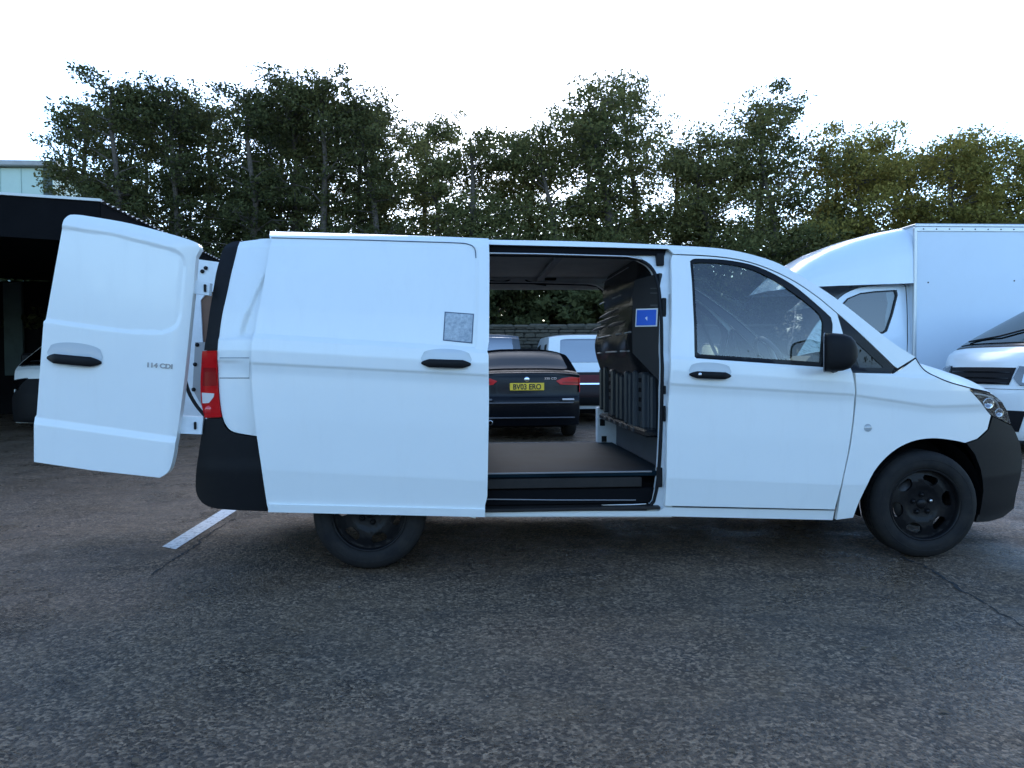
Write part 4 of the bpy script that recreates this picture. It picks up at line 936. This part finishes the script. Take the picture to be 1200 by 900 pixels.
bk = put('earth_bank', mesh('earth_bank', [(SX+.5, WALL_Y+.35, .0), (80, WALL_Y+.35, .0), (80, WALL_Y+.36, 1.7), (SX+.5, WALL_Y+.36, 1.7), (80, 60, 1.5), (SX+.5, 60, 1.5), (SX+.5, 16.3, 1.66), (-80, 16.3, 1.66), (-80, 60, 1.5), (-80, 16.29, 0), (SX+.5, 16.29, 0)], [(0, 1, 2, 3), (3, 2, 4, 5), (6, 5, 8, 7), (6, 7, 9, 10)]), principled('leaf_litter', (.035, .028, .018), .95, noise=(3, .9, (.05, .055, .02)), bump=(14, .9, .05))); bk['kind'] = 'structure'

# ------------------------------------------------------------------ stone wall
STONE = principled('wall_stone', (.105, .088, .066), .9, spec=.2, noise=(4, .9, (.055, .055, .042)), bump=(25, .6, .02))
MORT = principled('wall_mortar', (.05, .047, .042), .95, noise=(9, .8, (.03, .03, .026)), bump=(12, 1.0, .05))
wall = thing('stone_wall', 'low grey dry stone wall behind the parked cars, below the trees', 'wall', (4, WALL_Y, 0))
box('wall_core', SX+.5, 45, WALL_Y+.06, WALL_Y+.34, 0, 2.10, MORT, wall, .02)
stone_ms = []
for k in range(8):
    rg = np.random.default_rng(100+k); V, F = bevelbox_geo(-.5, .5, -.5, .5, -.5, .5, .12); V = [np.array(v)*(1+rg.uniform(-.12, .12, 3)) for v in V]; me = fixn(mesh('stone', V, F)); me.materials.append(STONE); stone_ms.append(me)
z = 1.02; ns = 0
while z < 2.06:
    hh = random.uniform(.075, .125); x = at_px(562, WALL_Y)
    while x < at_px(735, WALL_Y) and ns < 296:
        ww = random.uniform(.16, .42); o = bpy.data.objects.new('stone', stone_ms[ns % 8]); COL.objects.link(o); o.parent = wall; o.matrix_parent_inverse = world_of(wall).inverted()
        o.location = (x+ww/2, WALL_Y+.06+random.uniform(-.015, .02), z+hh/2); o.scale = (ww*.95, .16, hh*.88); o.rotation_euler = (0, random.uniform(-.03, .03), 0); x += ww; ns += 1
    z += hh
xx = SX+.5; q = 0
while xx < 45:
    vis = at_px(540, WALL_Y) < xx < at_px(770, WALL_Y); ww = random.uniform(.35, .6)
    if vis: box('coping_stone', xx, xx+ww*.97, WALL_Y-.04, WALL_Y+.38, 2.10, 2.19+random.uniform(-.015, .02), STONE, wall, .03)
    xx += ww
box('coping', SX+.5, at_px(536, WALL_Y), WALL_Y-.03, WALL_Y+.37, 2.10, 2.18, STONE, wall, .03); box('coping', at_px(778, WALL_Y), 45, WALL_Y-.03, WALL_Y+.37, 2.10, 2.18, STONE, wall, .03)

# ------------------------------------------------------------------ open shed on the left
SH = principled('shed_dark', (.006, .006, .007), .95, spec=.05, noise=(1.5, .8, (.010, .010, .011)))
SHG = principled('shed_panel', (.05, .075, .07), .8, noise=(3, .7, (.03, .04, .04)))
SHR = principled('roof_sheet', (.30, .31, .32), .5, noise=(3, .6, (.18, .18, .17)))
far = P(255, 303.5, 0, SX); SL = 15.8
tz = lambda y: SZ + (far[2]-SZ)*(y-SY)/(far[1]-SY)
shed = thing('open_shed', 'dark open-fronted shed with a corrugated roof at the left', 'shed', (SX-4, SY+5, 0))
lw = SX-13
lz = P(0, 228, 1, SY); slope = (lz[2]-SZ)/(lz[0]-SX)
# corrugated roof: the wave runs across the eave
ny = int((SL-SY)/.038); G = []
for ix, x in enumerate((SX+.02, SX-3, SX-6, lw)):
    G.append([(x, SY+j*.038, tz(SY+j*.038)+slope*(x-SX)+.018*math.sin(j*.038*2*math.pi/.152)) for j in range(ny)])
gridmesh('corrugated_roof', G, SHR, shed)
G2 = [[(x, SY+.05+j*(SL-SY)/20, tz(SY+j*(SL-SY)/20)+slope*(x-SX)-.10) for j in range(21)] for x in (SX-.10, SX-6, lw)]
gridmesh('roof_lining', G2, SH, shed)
def beam(name, a, b_, hh, ww, mat, up=0.0):
    a, b_ = np.array(a, float), np.array(b_, float); V = []; d = b_-a; s = np.array((-d[1], d[0], 0)); s = s/(np.linalg.norm(s)+1e-9)*ww/2 if np.linalg.norm(s) > 1e-6 else np.array((ww/2, 0, 0))
    z_ = np.array((0, 0, hh))
    for p in (a, b_):
        for k in (-1, 1):
            for m_ in (0, 1): V.append(p+s*k-z_*m_)
    return put(name, fixn(mesh(name, V, [(0, 1, 3, 2), (4, 6, 7, 5), (0, 4, 5, 1), (2, 3, 7, 6), (0, 2, 6, 4), (1, 5, 7, 3)])), mat, shed)
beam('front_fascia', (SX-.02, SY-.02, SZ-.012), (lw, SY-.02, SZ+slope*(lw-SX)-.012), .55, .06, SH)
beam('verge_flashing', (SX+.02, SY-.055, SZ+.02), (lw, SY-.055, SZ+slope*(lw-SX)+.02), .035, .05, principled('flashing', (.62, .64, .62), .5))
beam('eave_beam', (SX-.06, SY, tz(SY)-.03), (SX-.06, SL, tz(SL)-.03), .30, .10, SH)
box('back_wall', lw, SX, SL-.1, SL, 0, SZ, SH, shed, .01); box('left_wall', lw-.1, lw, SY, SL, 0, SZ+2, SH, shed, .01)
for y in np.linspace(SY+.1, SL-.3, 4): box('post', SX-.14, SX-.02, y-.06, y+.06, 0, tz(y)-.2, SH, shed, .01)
a = P(4, 380, 1, 15.5); b_ = P(26, 380, 1, 15.5); box('wall_panel', a[0], b_[0], 15.5, 15.6, 1.0, 3.4, SHG, shed, .01)
# side cladding of the bays deeper in
box('side_cladding', SX-.13, SX-.06, SY+6.5, SL-.3, 0, tz(SL)-.1, SH, shed, .01)
# pale green building beyond the shed
GB = principled('pale_green_cladding', (.42, .55, .50), .6, noise=(2, .5, (.36, .47, .43)))
bl = thing('warehouse', 'pale green clad warehouse wall just above the shed roof, far left', 'building', (P(20, 226, 1, 30)[0], 32, 0))
e = P(51.5, 226, 1, 30); ztop = P(20, 196, 1, 30)[2]
box('wall', e[0]-14, e[0], 30, 38, 0, ztop, GB, bl, .05); box('corner_flashing', e[0]-.0, e[0]+.35, 29.95, 30.4, 0, ztop, principled('dark_flashing', (.03, .05, .045), .6), bl, .02)
e2 = P(62, 226, 1, 30); box('end_wall', e[0]+.35, e2[0], 30.02, 37, 0, ztop-.4, GB, bl, .02)
box('roof', e[0]-14.3, e2[0]+.3, 29.7, 38.3, ztop, ztop+.25, SHR, bl, .04)
for k in range(10): box('cladding_rib', e[0]-1-k*.9, e[0]-.95-k*.9, 29.96, 30, 1, ztop-.05, GB, bl, .01)

# ------------------------------------------------------------------ other vehicles
class Veh:
    def __init__(s, name, label, loc, heading, stations, W, tumble, belt, paint, group=None, sill=.22, wheels=(), wr=.31, endtaper=(.10, .16), cat='car', arch=True):
        s.root = thing(name, label, cat, loc, heading, group, local=True); s.st = stations; s.W = W; s.paint = paint; s.tumble = tumble; s.belt = belt
        s.x0 = min(q[0] for q in stations); s.x1 = max(q[0] for q in stations); s.et = endtaper
        fine = np.array(crv([tuple(q) for q in stations], 5)); s.fine = fine
        G = []
        for (x, z, dr, pl) in fine: G.append([s.pt(x, z, dr, pl, v) for v in np.linspace(-1, 1, 21)])
        s.body = gridmesh('body_shell', G, paint, s.root)
        edge = [(x+pl, z-dr) for x, z, dr, pl in fine]
        low = []
        xs = sorted(wheels, reverse=True)
        for cx in xs:
            r = wr*1.16
            for a in range(0, 181, 15): low.append((cx+r*math.cos(R(a)), max(sill, wr+r*math.sin(R(a)))))
        poly = edge + low
        for sg in (-1, 1):
            sheet('side_panel', [poly], lambda A, B, sg=sg: np.stack([A, sg*s.hw(A, B), B], 1), (0, -sg, 0), .05, paint, s.root, .07, face=(0, sg, 0))
        for cx in xs:
            for sg in (-1, 1):
                s.wheel(cx, sg*(W/2-.11), wr, sg)
        box('underside', s.x0+.25, s.x1-.25, -W/2+.2, W/2-.2, sill-.02, sill+.32, DARK, s.root, .03)
    def hw(s, x, z):
        x, z = np.asarray(x, float), np.asarray(z, float)
        h = s.W/2 - s.tumble*np.clip(z-s.belt, 0, 9)**1.15 - .06*np.clip(.45-z, 0, 1)
        e0, e1 = s.et
        return h - e0*np.clip((s.x0+.55-x)/.55, 0, 1)**2 - e1*np.clip((x-s.x1+.7)/.7, 0, 1)**2
    def pt(s, x, z, dr, pl, v):
        y = float(s.hw(x+pl, z-dr)); a = abs(v)**2.6; return (x+pl*a, v*y, z-dr*abs(v)**3.5)
    def surf(s, A, B):
        """A: station index (0..n-1), B: -1..1 across"""
        f = s.fine; i = np.clip(np.asarray(A)*5, 0, len(f)-1.001); k = i.astype(int); t = (i-k)[:, None]; q = f[k]*(1-t)+f[k+1]*t
        y = s.hw(q[:, 0]+q[:, 3], q[:, 1]-q[:, 2]); a = np.abs(B)**2.6
        return np.stack([q[:, 0]+q[:, 3]*a, B*y, q[:, 1]-q[:, 2]*np.abs(B)**3.5], 1)
    def patch(s, name, loop, off, mat, parent=None, thick=.01, step=(.25, .12)):
        def pos(A, B):
            e = 1e-3; p = s.surf(A, B); n = np.cross(s.surf(A+e, B)-s.surf(A-e, B), s.surf(A, B+e)-s.surf(A, B-e)); n /= np.linalg.norm(n, axis=1)[:, None]+1e-9
            c = p-np.array(((s.x0+s.x1)/2, 0, .5)); n *= np.sign((n*c).sum(1))[:, None]; return p+n*off
        mid = np.mean(loop, 0); p = s.surf(np.array([mid[0]]), np.array([mid[1]]))[0]; fc = p-np.array(((s.x0+s.x1)/2, 0, .5)); fc = fc/np.linalg.norm(fc)
        return sheet(name, [loop], pos, tuple(-fc), thick, mat, parent or s.root, step, face=tuple(fc))
    def sidepatch(s, name, loop, off, mat, sides=(-1, 1), parent=None):
        for sg in sides: sheet(name, [loop], lambda A, B, sg=sg: np.stack([A, sg*(s.hw(A, B)+off), B], 1), (0, -sg, 0), .008, mat, parent or s.root, .12, face=(0, sg, 0))
    def wheel(s, cx, cy, r, sg):
        root = s.root; wd = .10
        pr = [(r*.64, sg*wd*.8), (r*.72, sg*wd), (r*.9, sg*wd), (r, sg*wd*.7), (r, -sg*wd*.7), (r*.9, -sg*wd), (r*.64, -sg*wd)]
        t = lathe('wheel', pr, (cx, cy, r), RUBBER, root, n=32)
        lathe('rim', [(.001, sg*wd*.55), (r*.15, sg*wd*.6), (r*.5, sg*wd*.5), (r*.6, sg*wd*.75), (r*.655, sg*wd*.85)], (cx, cy, r), s.rimm if hasattr(s, 'rimm') else principled('alloy_grey', (.32, .32, .33), .35, metal=.6), t, n=32)
def plate(v, A, txt, mat, wid=.52, z=None, x=None, facing=-1):
    o = box('number_plate', x-.008, x+.008, -wid/2, wid/2, z-.056, z+.056, mat, v.root, .003)
    text_mesh('plate_lettering', txt, .115, INK, o, Matrix.Translation((x+facing*.0095, 0, z-.006)) @ Matrix.Rotation(R(90*facing), 4, 'Z') @ Matrix.Rotation(R(90), 4, 'X'), .001, .86, .003)
    return o

BLKCAR = principled('black_car_paint', (.003, .004, .006), .25, spec=.2, coat=.05, coatr=.02)
SOFT = principled('soft_top', (.005, .005, .006), .9, spec=0.0)
# black convertible, seen from behind through the van
cx_ = P(618, 460, 1, 7.2)[0]
st = [(.10, .24, .0, .10), (.02, .42, .0, .16), (.0, .60, .0, .17), (.03, .66, .0, .17), (.06, .70, .0, .17), (.08, .90, .01, .17), (.10, 1.00, .03, .15), (.16, 1.055, .04, .10), (.55, 1.075, .05, .03), (1.05, 1.34, .06, .02), (1.5, 1.41, .07, .0), (2.2, 1.40, .07, .0), (2.9, .98, .05, -.05), (3.7, .90, .06, -.05), (4.4, .72, .06, -.16), (4.58, .5, .0, -.18), (4.5, .24, .0, -.15)]
bc = Veh('parked_car', 'black convertible with a yellow number plate, seen from behind through the open van', (cx_, 7.2, 0), R(90), st, 1.72, .42, .98, BLKCAR, wheels=(.98, 3.74))
bc.root.scale = (1.04,)*3
bc.patch('soft_top', [(8.15, -1), (8.15, 1), (10.9, 1), (10.9, -1)], .006, SOFT)
bc.patch('rear_window', rrect(8.12, 9.3, -.84, .84, .18, sx=1.0), .014, principled('soft_window_pane', (.018, .030, .038), .3, spec=.06))
bc.sidepatch('side_window', [(1.25, 1.02), (2.55, 1.02), (2.2, 1.28), (1.6, 1.30)], .006, GLASSD)
for sg in (-1, 1):
    # x along the rear: shell stations 5..6, light wraps from .5 to 1
    tlp = bc.patch('tail_light', [(4.80, sg*.62), (5.15, sg*.54), (5.55, sg*.66), (5.85, sg*.82), (5.85, sg*1.0), (4.75, sg*1.0)], .012, RED, thick=.02)
    bc.patch('light_band', [(4.9, sg*.66), (5.05, sg*.66), (5.05, sg*.98), (4.85, sg*.98)], .016, REDD, tlp)
    bc.sidepatch('light_wrap', [(.20, .74), (.42, .80), (.45, .90), (.22, .97)], .008, RED, (sg,))
plate(bc, 0, 'BV03 ERO', PLATEY, z=.835, x=.058)
lathe('badge', [(.001, -.01), (.03, -.009), (.038, -.002)], (.08, 0, .945), CHROME, bc.root, axis='x', n=20)
text_mesh('model_lettering', '320 CD', .045, CHROME, bc.root, Matrix.Translation((.085, -.36, .955)) @ Matrix.Rotation(R(-90), 4, 'Z') @ Matrix.Rotation(R(90), 4, 'X'), .002, 1.3)
box('bumper_strip', -.025, .02, -.70, .70, .585, .60, principled('trim_grey', (.12, .12, .13), .3), bc.root, .004)
box('bumper_strip', .0, .04, -.72, .72, .36, .375, principled('trim_grey', (.12, .12, .13), .3), bc.root, .004)
for sg in (-1, 1): box('reflector', -.01, .03, sg*.62-.09, sg*.62+.09, .63, .655, REVL if sg < 0 else principled('trim_grey', (.12, .12, .13), .3), bc.root, .004)
lathe('exhaust', [(.03, -.06), (.036, -.06), (.036, .1)], (.03, .56, .30), CHROME, bc.root, axis='x', n=18)
for yy in (.3, -.3):
    hr = box('headrest', 1.62, 1.74, yy-.13, yy+.13, 1.02, 1.24, SEATM, bc.root, .04)

# small white van with a dark lower tailgate
cx_ = P(690, 430, 1, 10.6)[0]
st = [(.10, .30, .0, .05), (.02, .45, .0, .08), (.0, .62, .0, .08), (.05, .90, .0, .07), (.08, 1.05, .0, .06), (.12, 1.15, .0, .06), (.26, 1.62, .0, .06), (.32, 1.76, .03, .06), (.48, 1.83, .05, .03), (1.4, 1.86, .06, .0), (2.5, 1.80, .06, .0), (3.3, 1.15, .05, -.05), (4.0, .98, .06, -.1), (4.25, .7, .0, -.14), (4.22, .28, .0, -.1)]
sv = Veh('parked_van', 'small white van with a dark red lower tailgate, beyond the black convertible', (cx_, 10.6, 0), R(90), st, 1.72, .13, 1.05, WHITE, wheels=(.85, 3.35), cat='van', endtaper=(.05, .16))
sv.patch('rear_window', rrect(5.25, 6.75, -.70, .70, .25, sx=1.0), .008, glassy('car_window', (.25, .3, .3), .34, .02))
DKRED = principled('dark_red_paint', (.11, .008, .014), .4, spec=.2)
lg = sv.patch('lower_tailgate', [(1.2, -.98), (1.2, .98), (4.0, .98), (4.0, -.98)], .010, principled('dark_maroon', (.014, .005, .007), .4, spec=.2), thick=.02, step=(.4, .15))
sv.patch('red_panel', [(2.75, -.9), (2.75, .9), (3.55, .9), (3.55, -.9)], .018, DKRED, lg)
sv.patch('chrome_strip', [(2.62, -.85), (2.62, .85), (2.72, .85), (2.72, -.85)], .020, CHROME, lg, step=(.1, .15))
sv.patch('bumper', [(.6, -1), (.6, 1), (1.6, 1), (1.6, -1)], .024, BLACKP, step=(.3, .15))
sv.sidepatch('side_window', [(.45, 1.12), (1.0, 1.12), (1.0, 1.64), (.60, 1.64)], .006, GLASSD)
sv.sidepatch('side_window', [(1.9, 1.12), (3.0, 1.12), (2.6, 1.62), (1.9, 1.66)], .006, GLASSD)

# grey estate further left behind the convertible
cx_ = P(566, 430, 1, 11.4)[0]
st = [(.10, .30, .0, .05), (.02, .45, .0, .08), (.0, .62, .0, .08), (.05, .95, .0, .07), (.10, 1.15, .0, .06), (.24, 1.70, .0, .06), (.34, 1.82, .03, .06), (.55, 1.89, .05, .03), (1.6, 1.91, .06, .0), (2.7, 1.84, .06, .0), (3.5, 1.2, .05, -.05), (4.2, 1.02, .06, -.1), (4.45, .7, .0, -.14), (4.42, .28, .0, -.1)]
ge = Veh('parked_car', 'dark grey people carrier with a big rear window, half hidden by the open sliding door', (cx_, 11.4, 0), R(90), st, 1.80, .16, 1.1, principled('dark_grey_paint', (.05, .055, .06), .3, coat=.8), wheels=(.9, 3.5), endtaper=(.05, .16))
ge.patch('rear_window', rrect(4.05, 5.75, -.80, .80, .25, sx=1.0), .008, glassy('car_window', (.25, .3, .3), .34, .02))
for sg in (-1, 1): ge.patch('tail_light', [(3.1, sg*.74), (3.9, sg*.80), (3.9, sg*.99), (3.1, sg*.99)], .010, RED)

# big van front at the right edge, facing left and towards us
def big_van(name, label, loc, heading, s=1.0, lamps=True):
    st = [(.05, .35, .0, .05), (.0, .7, .0, .08), (.05, 1.3, .0, .05), (.12, 1.85, .03, .04), (.3, 1.96, .05, .02), (2.2, 2.0, .06, .0), (3.2, 1.95, .06, .0), (3.55, 1.82, .05, .0), (4.62, 1.27, .03, -.12), (4.82, 1.14, .03, -.16), (4.89, .99, .02, -.20), (4.94, .80, .0, -.22), (4.97, .68, .0, -.23), (4.98, .50, .0, -.23), (4.97, .26, .0, -.23), (4.92, .16, .0, -.2)]
    v = Veh(name, label, loc, heading, st, 1.92, .20, 1.2, WHITE, wheels=(.9, 4.0), wr=.33, cat='van', endtaper=(.05, .16), sill=.25)
    v.patch('windscreen', [(7.05, -.90), (7.05, .90), (7.96, .93), (7.96, -.93)], .014, glassy('windscreen_glass', (.12, .20, .20), .10, .0), step=(.12, .08))
    v.patch('windscreen_surround', [(6.95, -.965), (6.95, .965), (8.04, .985), (8.04, -.985)], .003, GLOSSB, step=(.12, .08))
    gr = v.patch('grille', [(9.98, -.60), (9.98, .60), (11.05, .56), (11.05, -.56)], .012, BLACKP, step=(.2, .1))
    for q in (10.25, 10.6, 10.9): v.patch('grille_bar', [(q, -.55), (q, .55), (q+.07, .55), (q+.07, -.55)], .018, GLOSSB, gr, step=(.1, .1))
    for sg in (-1, 1):
        h = v.patch('headlight', [(9.85, sg*.64), (10.0, sg*.99), (11.05, sg*.99), (11.1, sg*.70), (10.6, sg*.60)], .010, GLOSSB, step=(.2, .1))
        v.patch('headlight_lens', [(9.85, sg*.64), (10.0, sg*.99), (11.05, sg*.99), (11.1, sg*.70), (10.6, sg*.60)], .03, LENS, h, step=(.2, .1))
        v.patch('reflector', rrect(10.3, 10.9, min(sg*.72, sg*.86), max(sg*.72, sg*.86), .06), .014, CHROME, h, step=(.2, .05))
    v.patch('lower_intake', [(13.0, -.80), (13.0, .80), (14.0, .72), (14.0, -.72)], .012, BLACKP, step=(.3, .1))
    v.patch('number_plate', [(13.15, -.27), (13.15, .27), (13.55, .27), (13.55, -.27)], .024, PLATEW, step=(.2, .1))
    wp = v.surf(np.array([7.90, 7.80, 7.55]), np.array([-.75, -.2, .35])); tube('wiper', [tuple(q+np.array((.02, 0, .025))) for q in wp], .012, SEAL, v.root, 6)
    v.patch('bonnet_gap', [(8.06, -.90), (8.06, .90), (8.11, .90), (8.11, -.90)], .004, SEAL, step=(.05, .08))
    v.patch('bumper_gap', [(11.45, -.98), (11.45, .98), (11.49, .98), (11.49, -.98)], .004, SEAL, step=(.05, .08))
    v.sidepatch('side_window', [(2.75, 1.27), (3.95, 1.27), (3.45, 1.68), (3.2, 1.80), (2.75, 1.82)], .006, GLASSD)
    for sg in ((1,) if s > 1.11 else (-1, 1)): blobm(v, 3.9, sg)
    return v
def blobm(v, x, sg):
    V, F = bevelbox_geo(x-.08, x+.08, min(sg*1.0, sg*1.22), max(sg*1.0, sg*1.22), 1.22, 1.50, .05); put('wing_mirror', fixn(mesh('wing_mirror', V, F, False)), BLACKP, v.root)
def at_depth(x, d, z=0.0):
    q = CAM + d*(AX[2]+(x-600)/FPX*AX[0]); q[2] = z; return q
th = R(181); sc = 1.15; fw = np.array((math.cos(th), math.sin(th), 0)); wv = np.array((-math.sin(th), math.cos(th), 0)); 
if wv[1] > 0: wv = -wv
corner = at_depth(1200, 9.5); fc = corner-wv*(1.92/2-.12)*sc; loc = fc-fw*4.98*sc
bv = big_van('parked_van', 'white van parked at the right edge with its front facing left', tuple(loc), th, 1.15); bv.root.scale = (sc,)*3
q = at_depth(64, 13.9); loc = q+np.array((0, 5.0, 0))
bv2 = big_van('parked_van', 'white van standing nose out in the dark shed', tuple(loc), R(270), 1.0)
bv2.patch('bumper', [(10.0, -.62), (10.0, .62), (11.2, .9), (12.3, 1), (14.6, 1), (14.6, -1), (12.3, -1), (11.2, -.9)], .034, BLACKP, step=(.2, .1))

# Luton box van beyond the bonnet
TY = 8.2; TW = 2.2
lut = thing('box_truck', 'white box truck with a rounded wind deflector over its cab, behind the bonnet', 'truck', (P(1100, 430, 1, TY)[0], TY+1, 0))
BOXW = principled('box_panel_white', (.62, .70, .78), .42, noise=(1.2, .4, (.56, .63, .70)))
CABW = principled('cab_white', (.66, .74, .82), .3, coat=.6, noise=(3, .3, (.6, .66, .72)))
ALU = principled('aluminium', (.55, .57, .58), .4, metal=.7)
c0 = P(1073, 262.5, 1, TY); BX, BZ = c0[0], c0[2]; BE = BX+4.3
box('box_body', BX, BE, TY, TY+TW, .80, BZ-.03, BOXW, lut, .02)
box('box_roof', BX-.01, BE+.01, TY-.012, TY+TW+.012, BZ-.05, BZ+.01, ALU, lut, .015)
rail = box('top_rail', BX, BE, TY-.018, TY-.001, BZ-.125, BZ-.055, ALU, lut, .003)
for k in range(18): box('rivet', BX+.12+k*.235, BX+.145+k*.235, TY-.024, TY-.016, BZ-.10, BZ-.078, INK, rail, .003)
box('corner_post', BX-.025, BX+.03, TY-.02, TY+.05, .80, BZ-.056, ALU, lut, .01); box('bottom_rail', BX, BE, TY-.02, TY-.001, .78, .88, ALU, lut, .004)
for x, y in ((1088, 331), (1189, 329)):
    q = P(x, y, 1, TY-.01); box('panel_screw', q[0]-.012, q[0]+.012, TY-.008, TY+.002, q[2]-.012, q[2]+.012, INK, lut, .003)
# wind deflector
prof = [(1073, 262.5), (1058, 264.5), (1035, 269), (1005, 277), (975, 288.5), (952, 301), (936, 313), (922, 327), (914, 340)]
G = []; zbot = P(1040, 331, 1, TY)[2]
for i, (x, y) in enumerate(prof):
    t = i/(len(prof)-1); q = P(x, y, 1, TY+.25); half = TW/2*(1-.34*t**2.2); row = []; zb_ = zbot-.10*t
    for k in range(25):
        a = math.pi*k/24; ca, sa = math.cos(a), math.sin(a); e = 2/(4.5-2.4*t)
        row.append((q[0]+.0*sa, TY+TW/2-half*math.copysign(abs(ca)**e, ca), zb_+(q[2]-zb_)*abs(sa)**e))
    G.append(row)
x_e = G[-1][0][0]-.12; G.append([(x_e, TY+TW/2+(p[1]-TY-TW/2)*.75, zbot-.1+(p[2]-zbot+.1)*.3) for p in G[-1]])
dome = gridmesh('wind_deflector', G, CABW, lut)
# cab
DYc = TY+.10
def cp(px): return [(q[0], q[2]) for q in (P(x, y, 1, DYc) for x, y in px)]
top = cp([(1071, 331), (1040, 331.5), (1012, 335), (994, 343), (978, 356)])
ax0 = top[-1]
cab = top + [(ax0[0]-.35, ax0[1]-.42), (ax0[0]-.75, 1.22), (ax0[0]-1.05, 1.05), (ax0[0]-1.15, .75), (ax0[0]-1.1, .4), (ax0[0]-.95, .35)]
acx = ax0[0]-.42
cab += [(acx+.42*math.cos(R(a)), .38+.42*math.sin(R(a))) for a in range(180, -1, -15)] + [(top[0][0], .4)]
win = cp([(983, 362), (996, 349), (1012, 342.5), (1030, 340.3), (1055, 338.8), (1056, 345), (1049, 368), (1041, 388), (1036, 391), (968, 391)])
def cy(A, B): return np.stack([A, DYc+.10*np.clip(B-1.4, 0, 2)+.0*A, B], 1)
cs = sheet('cab_side', [cab, win], cy, (0, 1, 0), .04, CABW, lut, .08)
sheet('window_frame', [[tuple(np.mean(win, 0)+(np.array(p)-np.mean(win, 0))*1.0) for p in win], [tuple(np.mean(win, 0)+(np.array(p)-np.mean(win, 0))*.93) for p in win]], lambda A, B: cy(A, B)+np.array((0, -.004, 0)), (0, 1, 0), .02, GLOSSB, cs, .08)
sheet('window_glass', [win], lambda A, B: cy(A, B)+np.array((0, .02, 0)), (0, 1, 0), .004, glassy('cab_glass', (.35, .4, .4), .08, .0), cs, .1)
sheet('pale_window_strip', [cp([(1044, 342), (1056, 340), (1041, 390), (1042, 370), (1045.5, 355)])], lambda A, B: cy(A, B)+np.array((0, .05, 0)), (0, 1, 0), .01, CABW, cs, .08)  # pale strip set just behind the cab window glass
far = cs.copy(); COL.objects.link(far); far.parent = lut; far.matrix_parent_inverse = world_of(lut).inverted(); far.matrix_basis = Matrix.Translation((0, 2*(TY+TW/2), 0)) @ Matrix.Diagonal((1, -1, 1, 1))
edge = cab[4:10]
gridmesh('cab_front', [[(x, y, z) for y in np.linspace(DYc+.1*max(0, z-1.4), TY+TW-.1-.1*max(0, z-1.4), 9)] for x, z in edge[1:]], CABW, lut)
gridmesh('windscreen', [[(x, y, z) for y in np.linspace(DYc+.1*max(0, z-1.4), TY+TW-.1-.1*max(0, z-1.4), 9)] for x, z in cab[4:7]], GLASSD, lut)
gridmesh('cab_roof', [[(x, y, z) for y in np.linspace(DYc+.1*max(0, z-1.4), TY+TW-.1-.1*max(0, z-1.4), 9)] for x, z in top], CABW, lut)
tube('door_gap', [tuple(cy(np.array([q[0]]), np.array([q[1]]))[0]+np.array((0, -.002, 0))) for q in crv(cp([(976, 360), (990, 345.5), (1010, 336.5), (1035, 333), (1062, 332), (1066, 345), (1064, 400), (1058, 470)]), 4)], .007, SEAL, cs, 5)
box('cab_interior', top[-1][0]+.1, BX-.02, DYc+.45, TY+TW-.3, .5, 1.95, DARK, lut, .05)
box('seat', top[-1][0]+.35, top[0][0]-.1, DYc+.22, DYc+.7, .9, P(1020, 350, 1, DYc)[2], SEATM, lut, .08)
for x in (acx, BE-1.3):
    for y, sg in ((TY+.13, -1), (TY+TW-.13, 1)):
        t = lathe('wheel', [(.21, sg*.08), (.25, sg*.10), (.32, sg*.10), (.35, sg*.07), (.35, -sg*.07), (.32, -sg*.1), (.2, -sg*.1)], (x, y, .35), RUBBER, lut, n=32)
        lathe('rim', [(.001, sg*.05), (.12, sg*.06), (.2, sg*.07), (.215, sg*.085)], (x, y, .35), ALU, t, n=28)
box('chassis', BX-1.0, BE, TY+.5, TY+TW-.5, .45, .79, DARK, lut, .02)
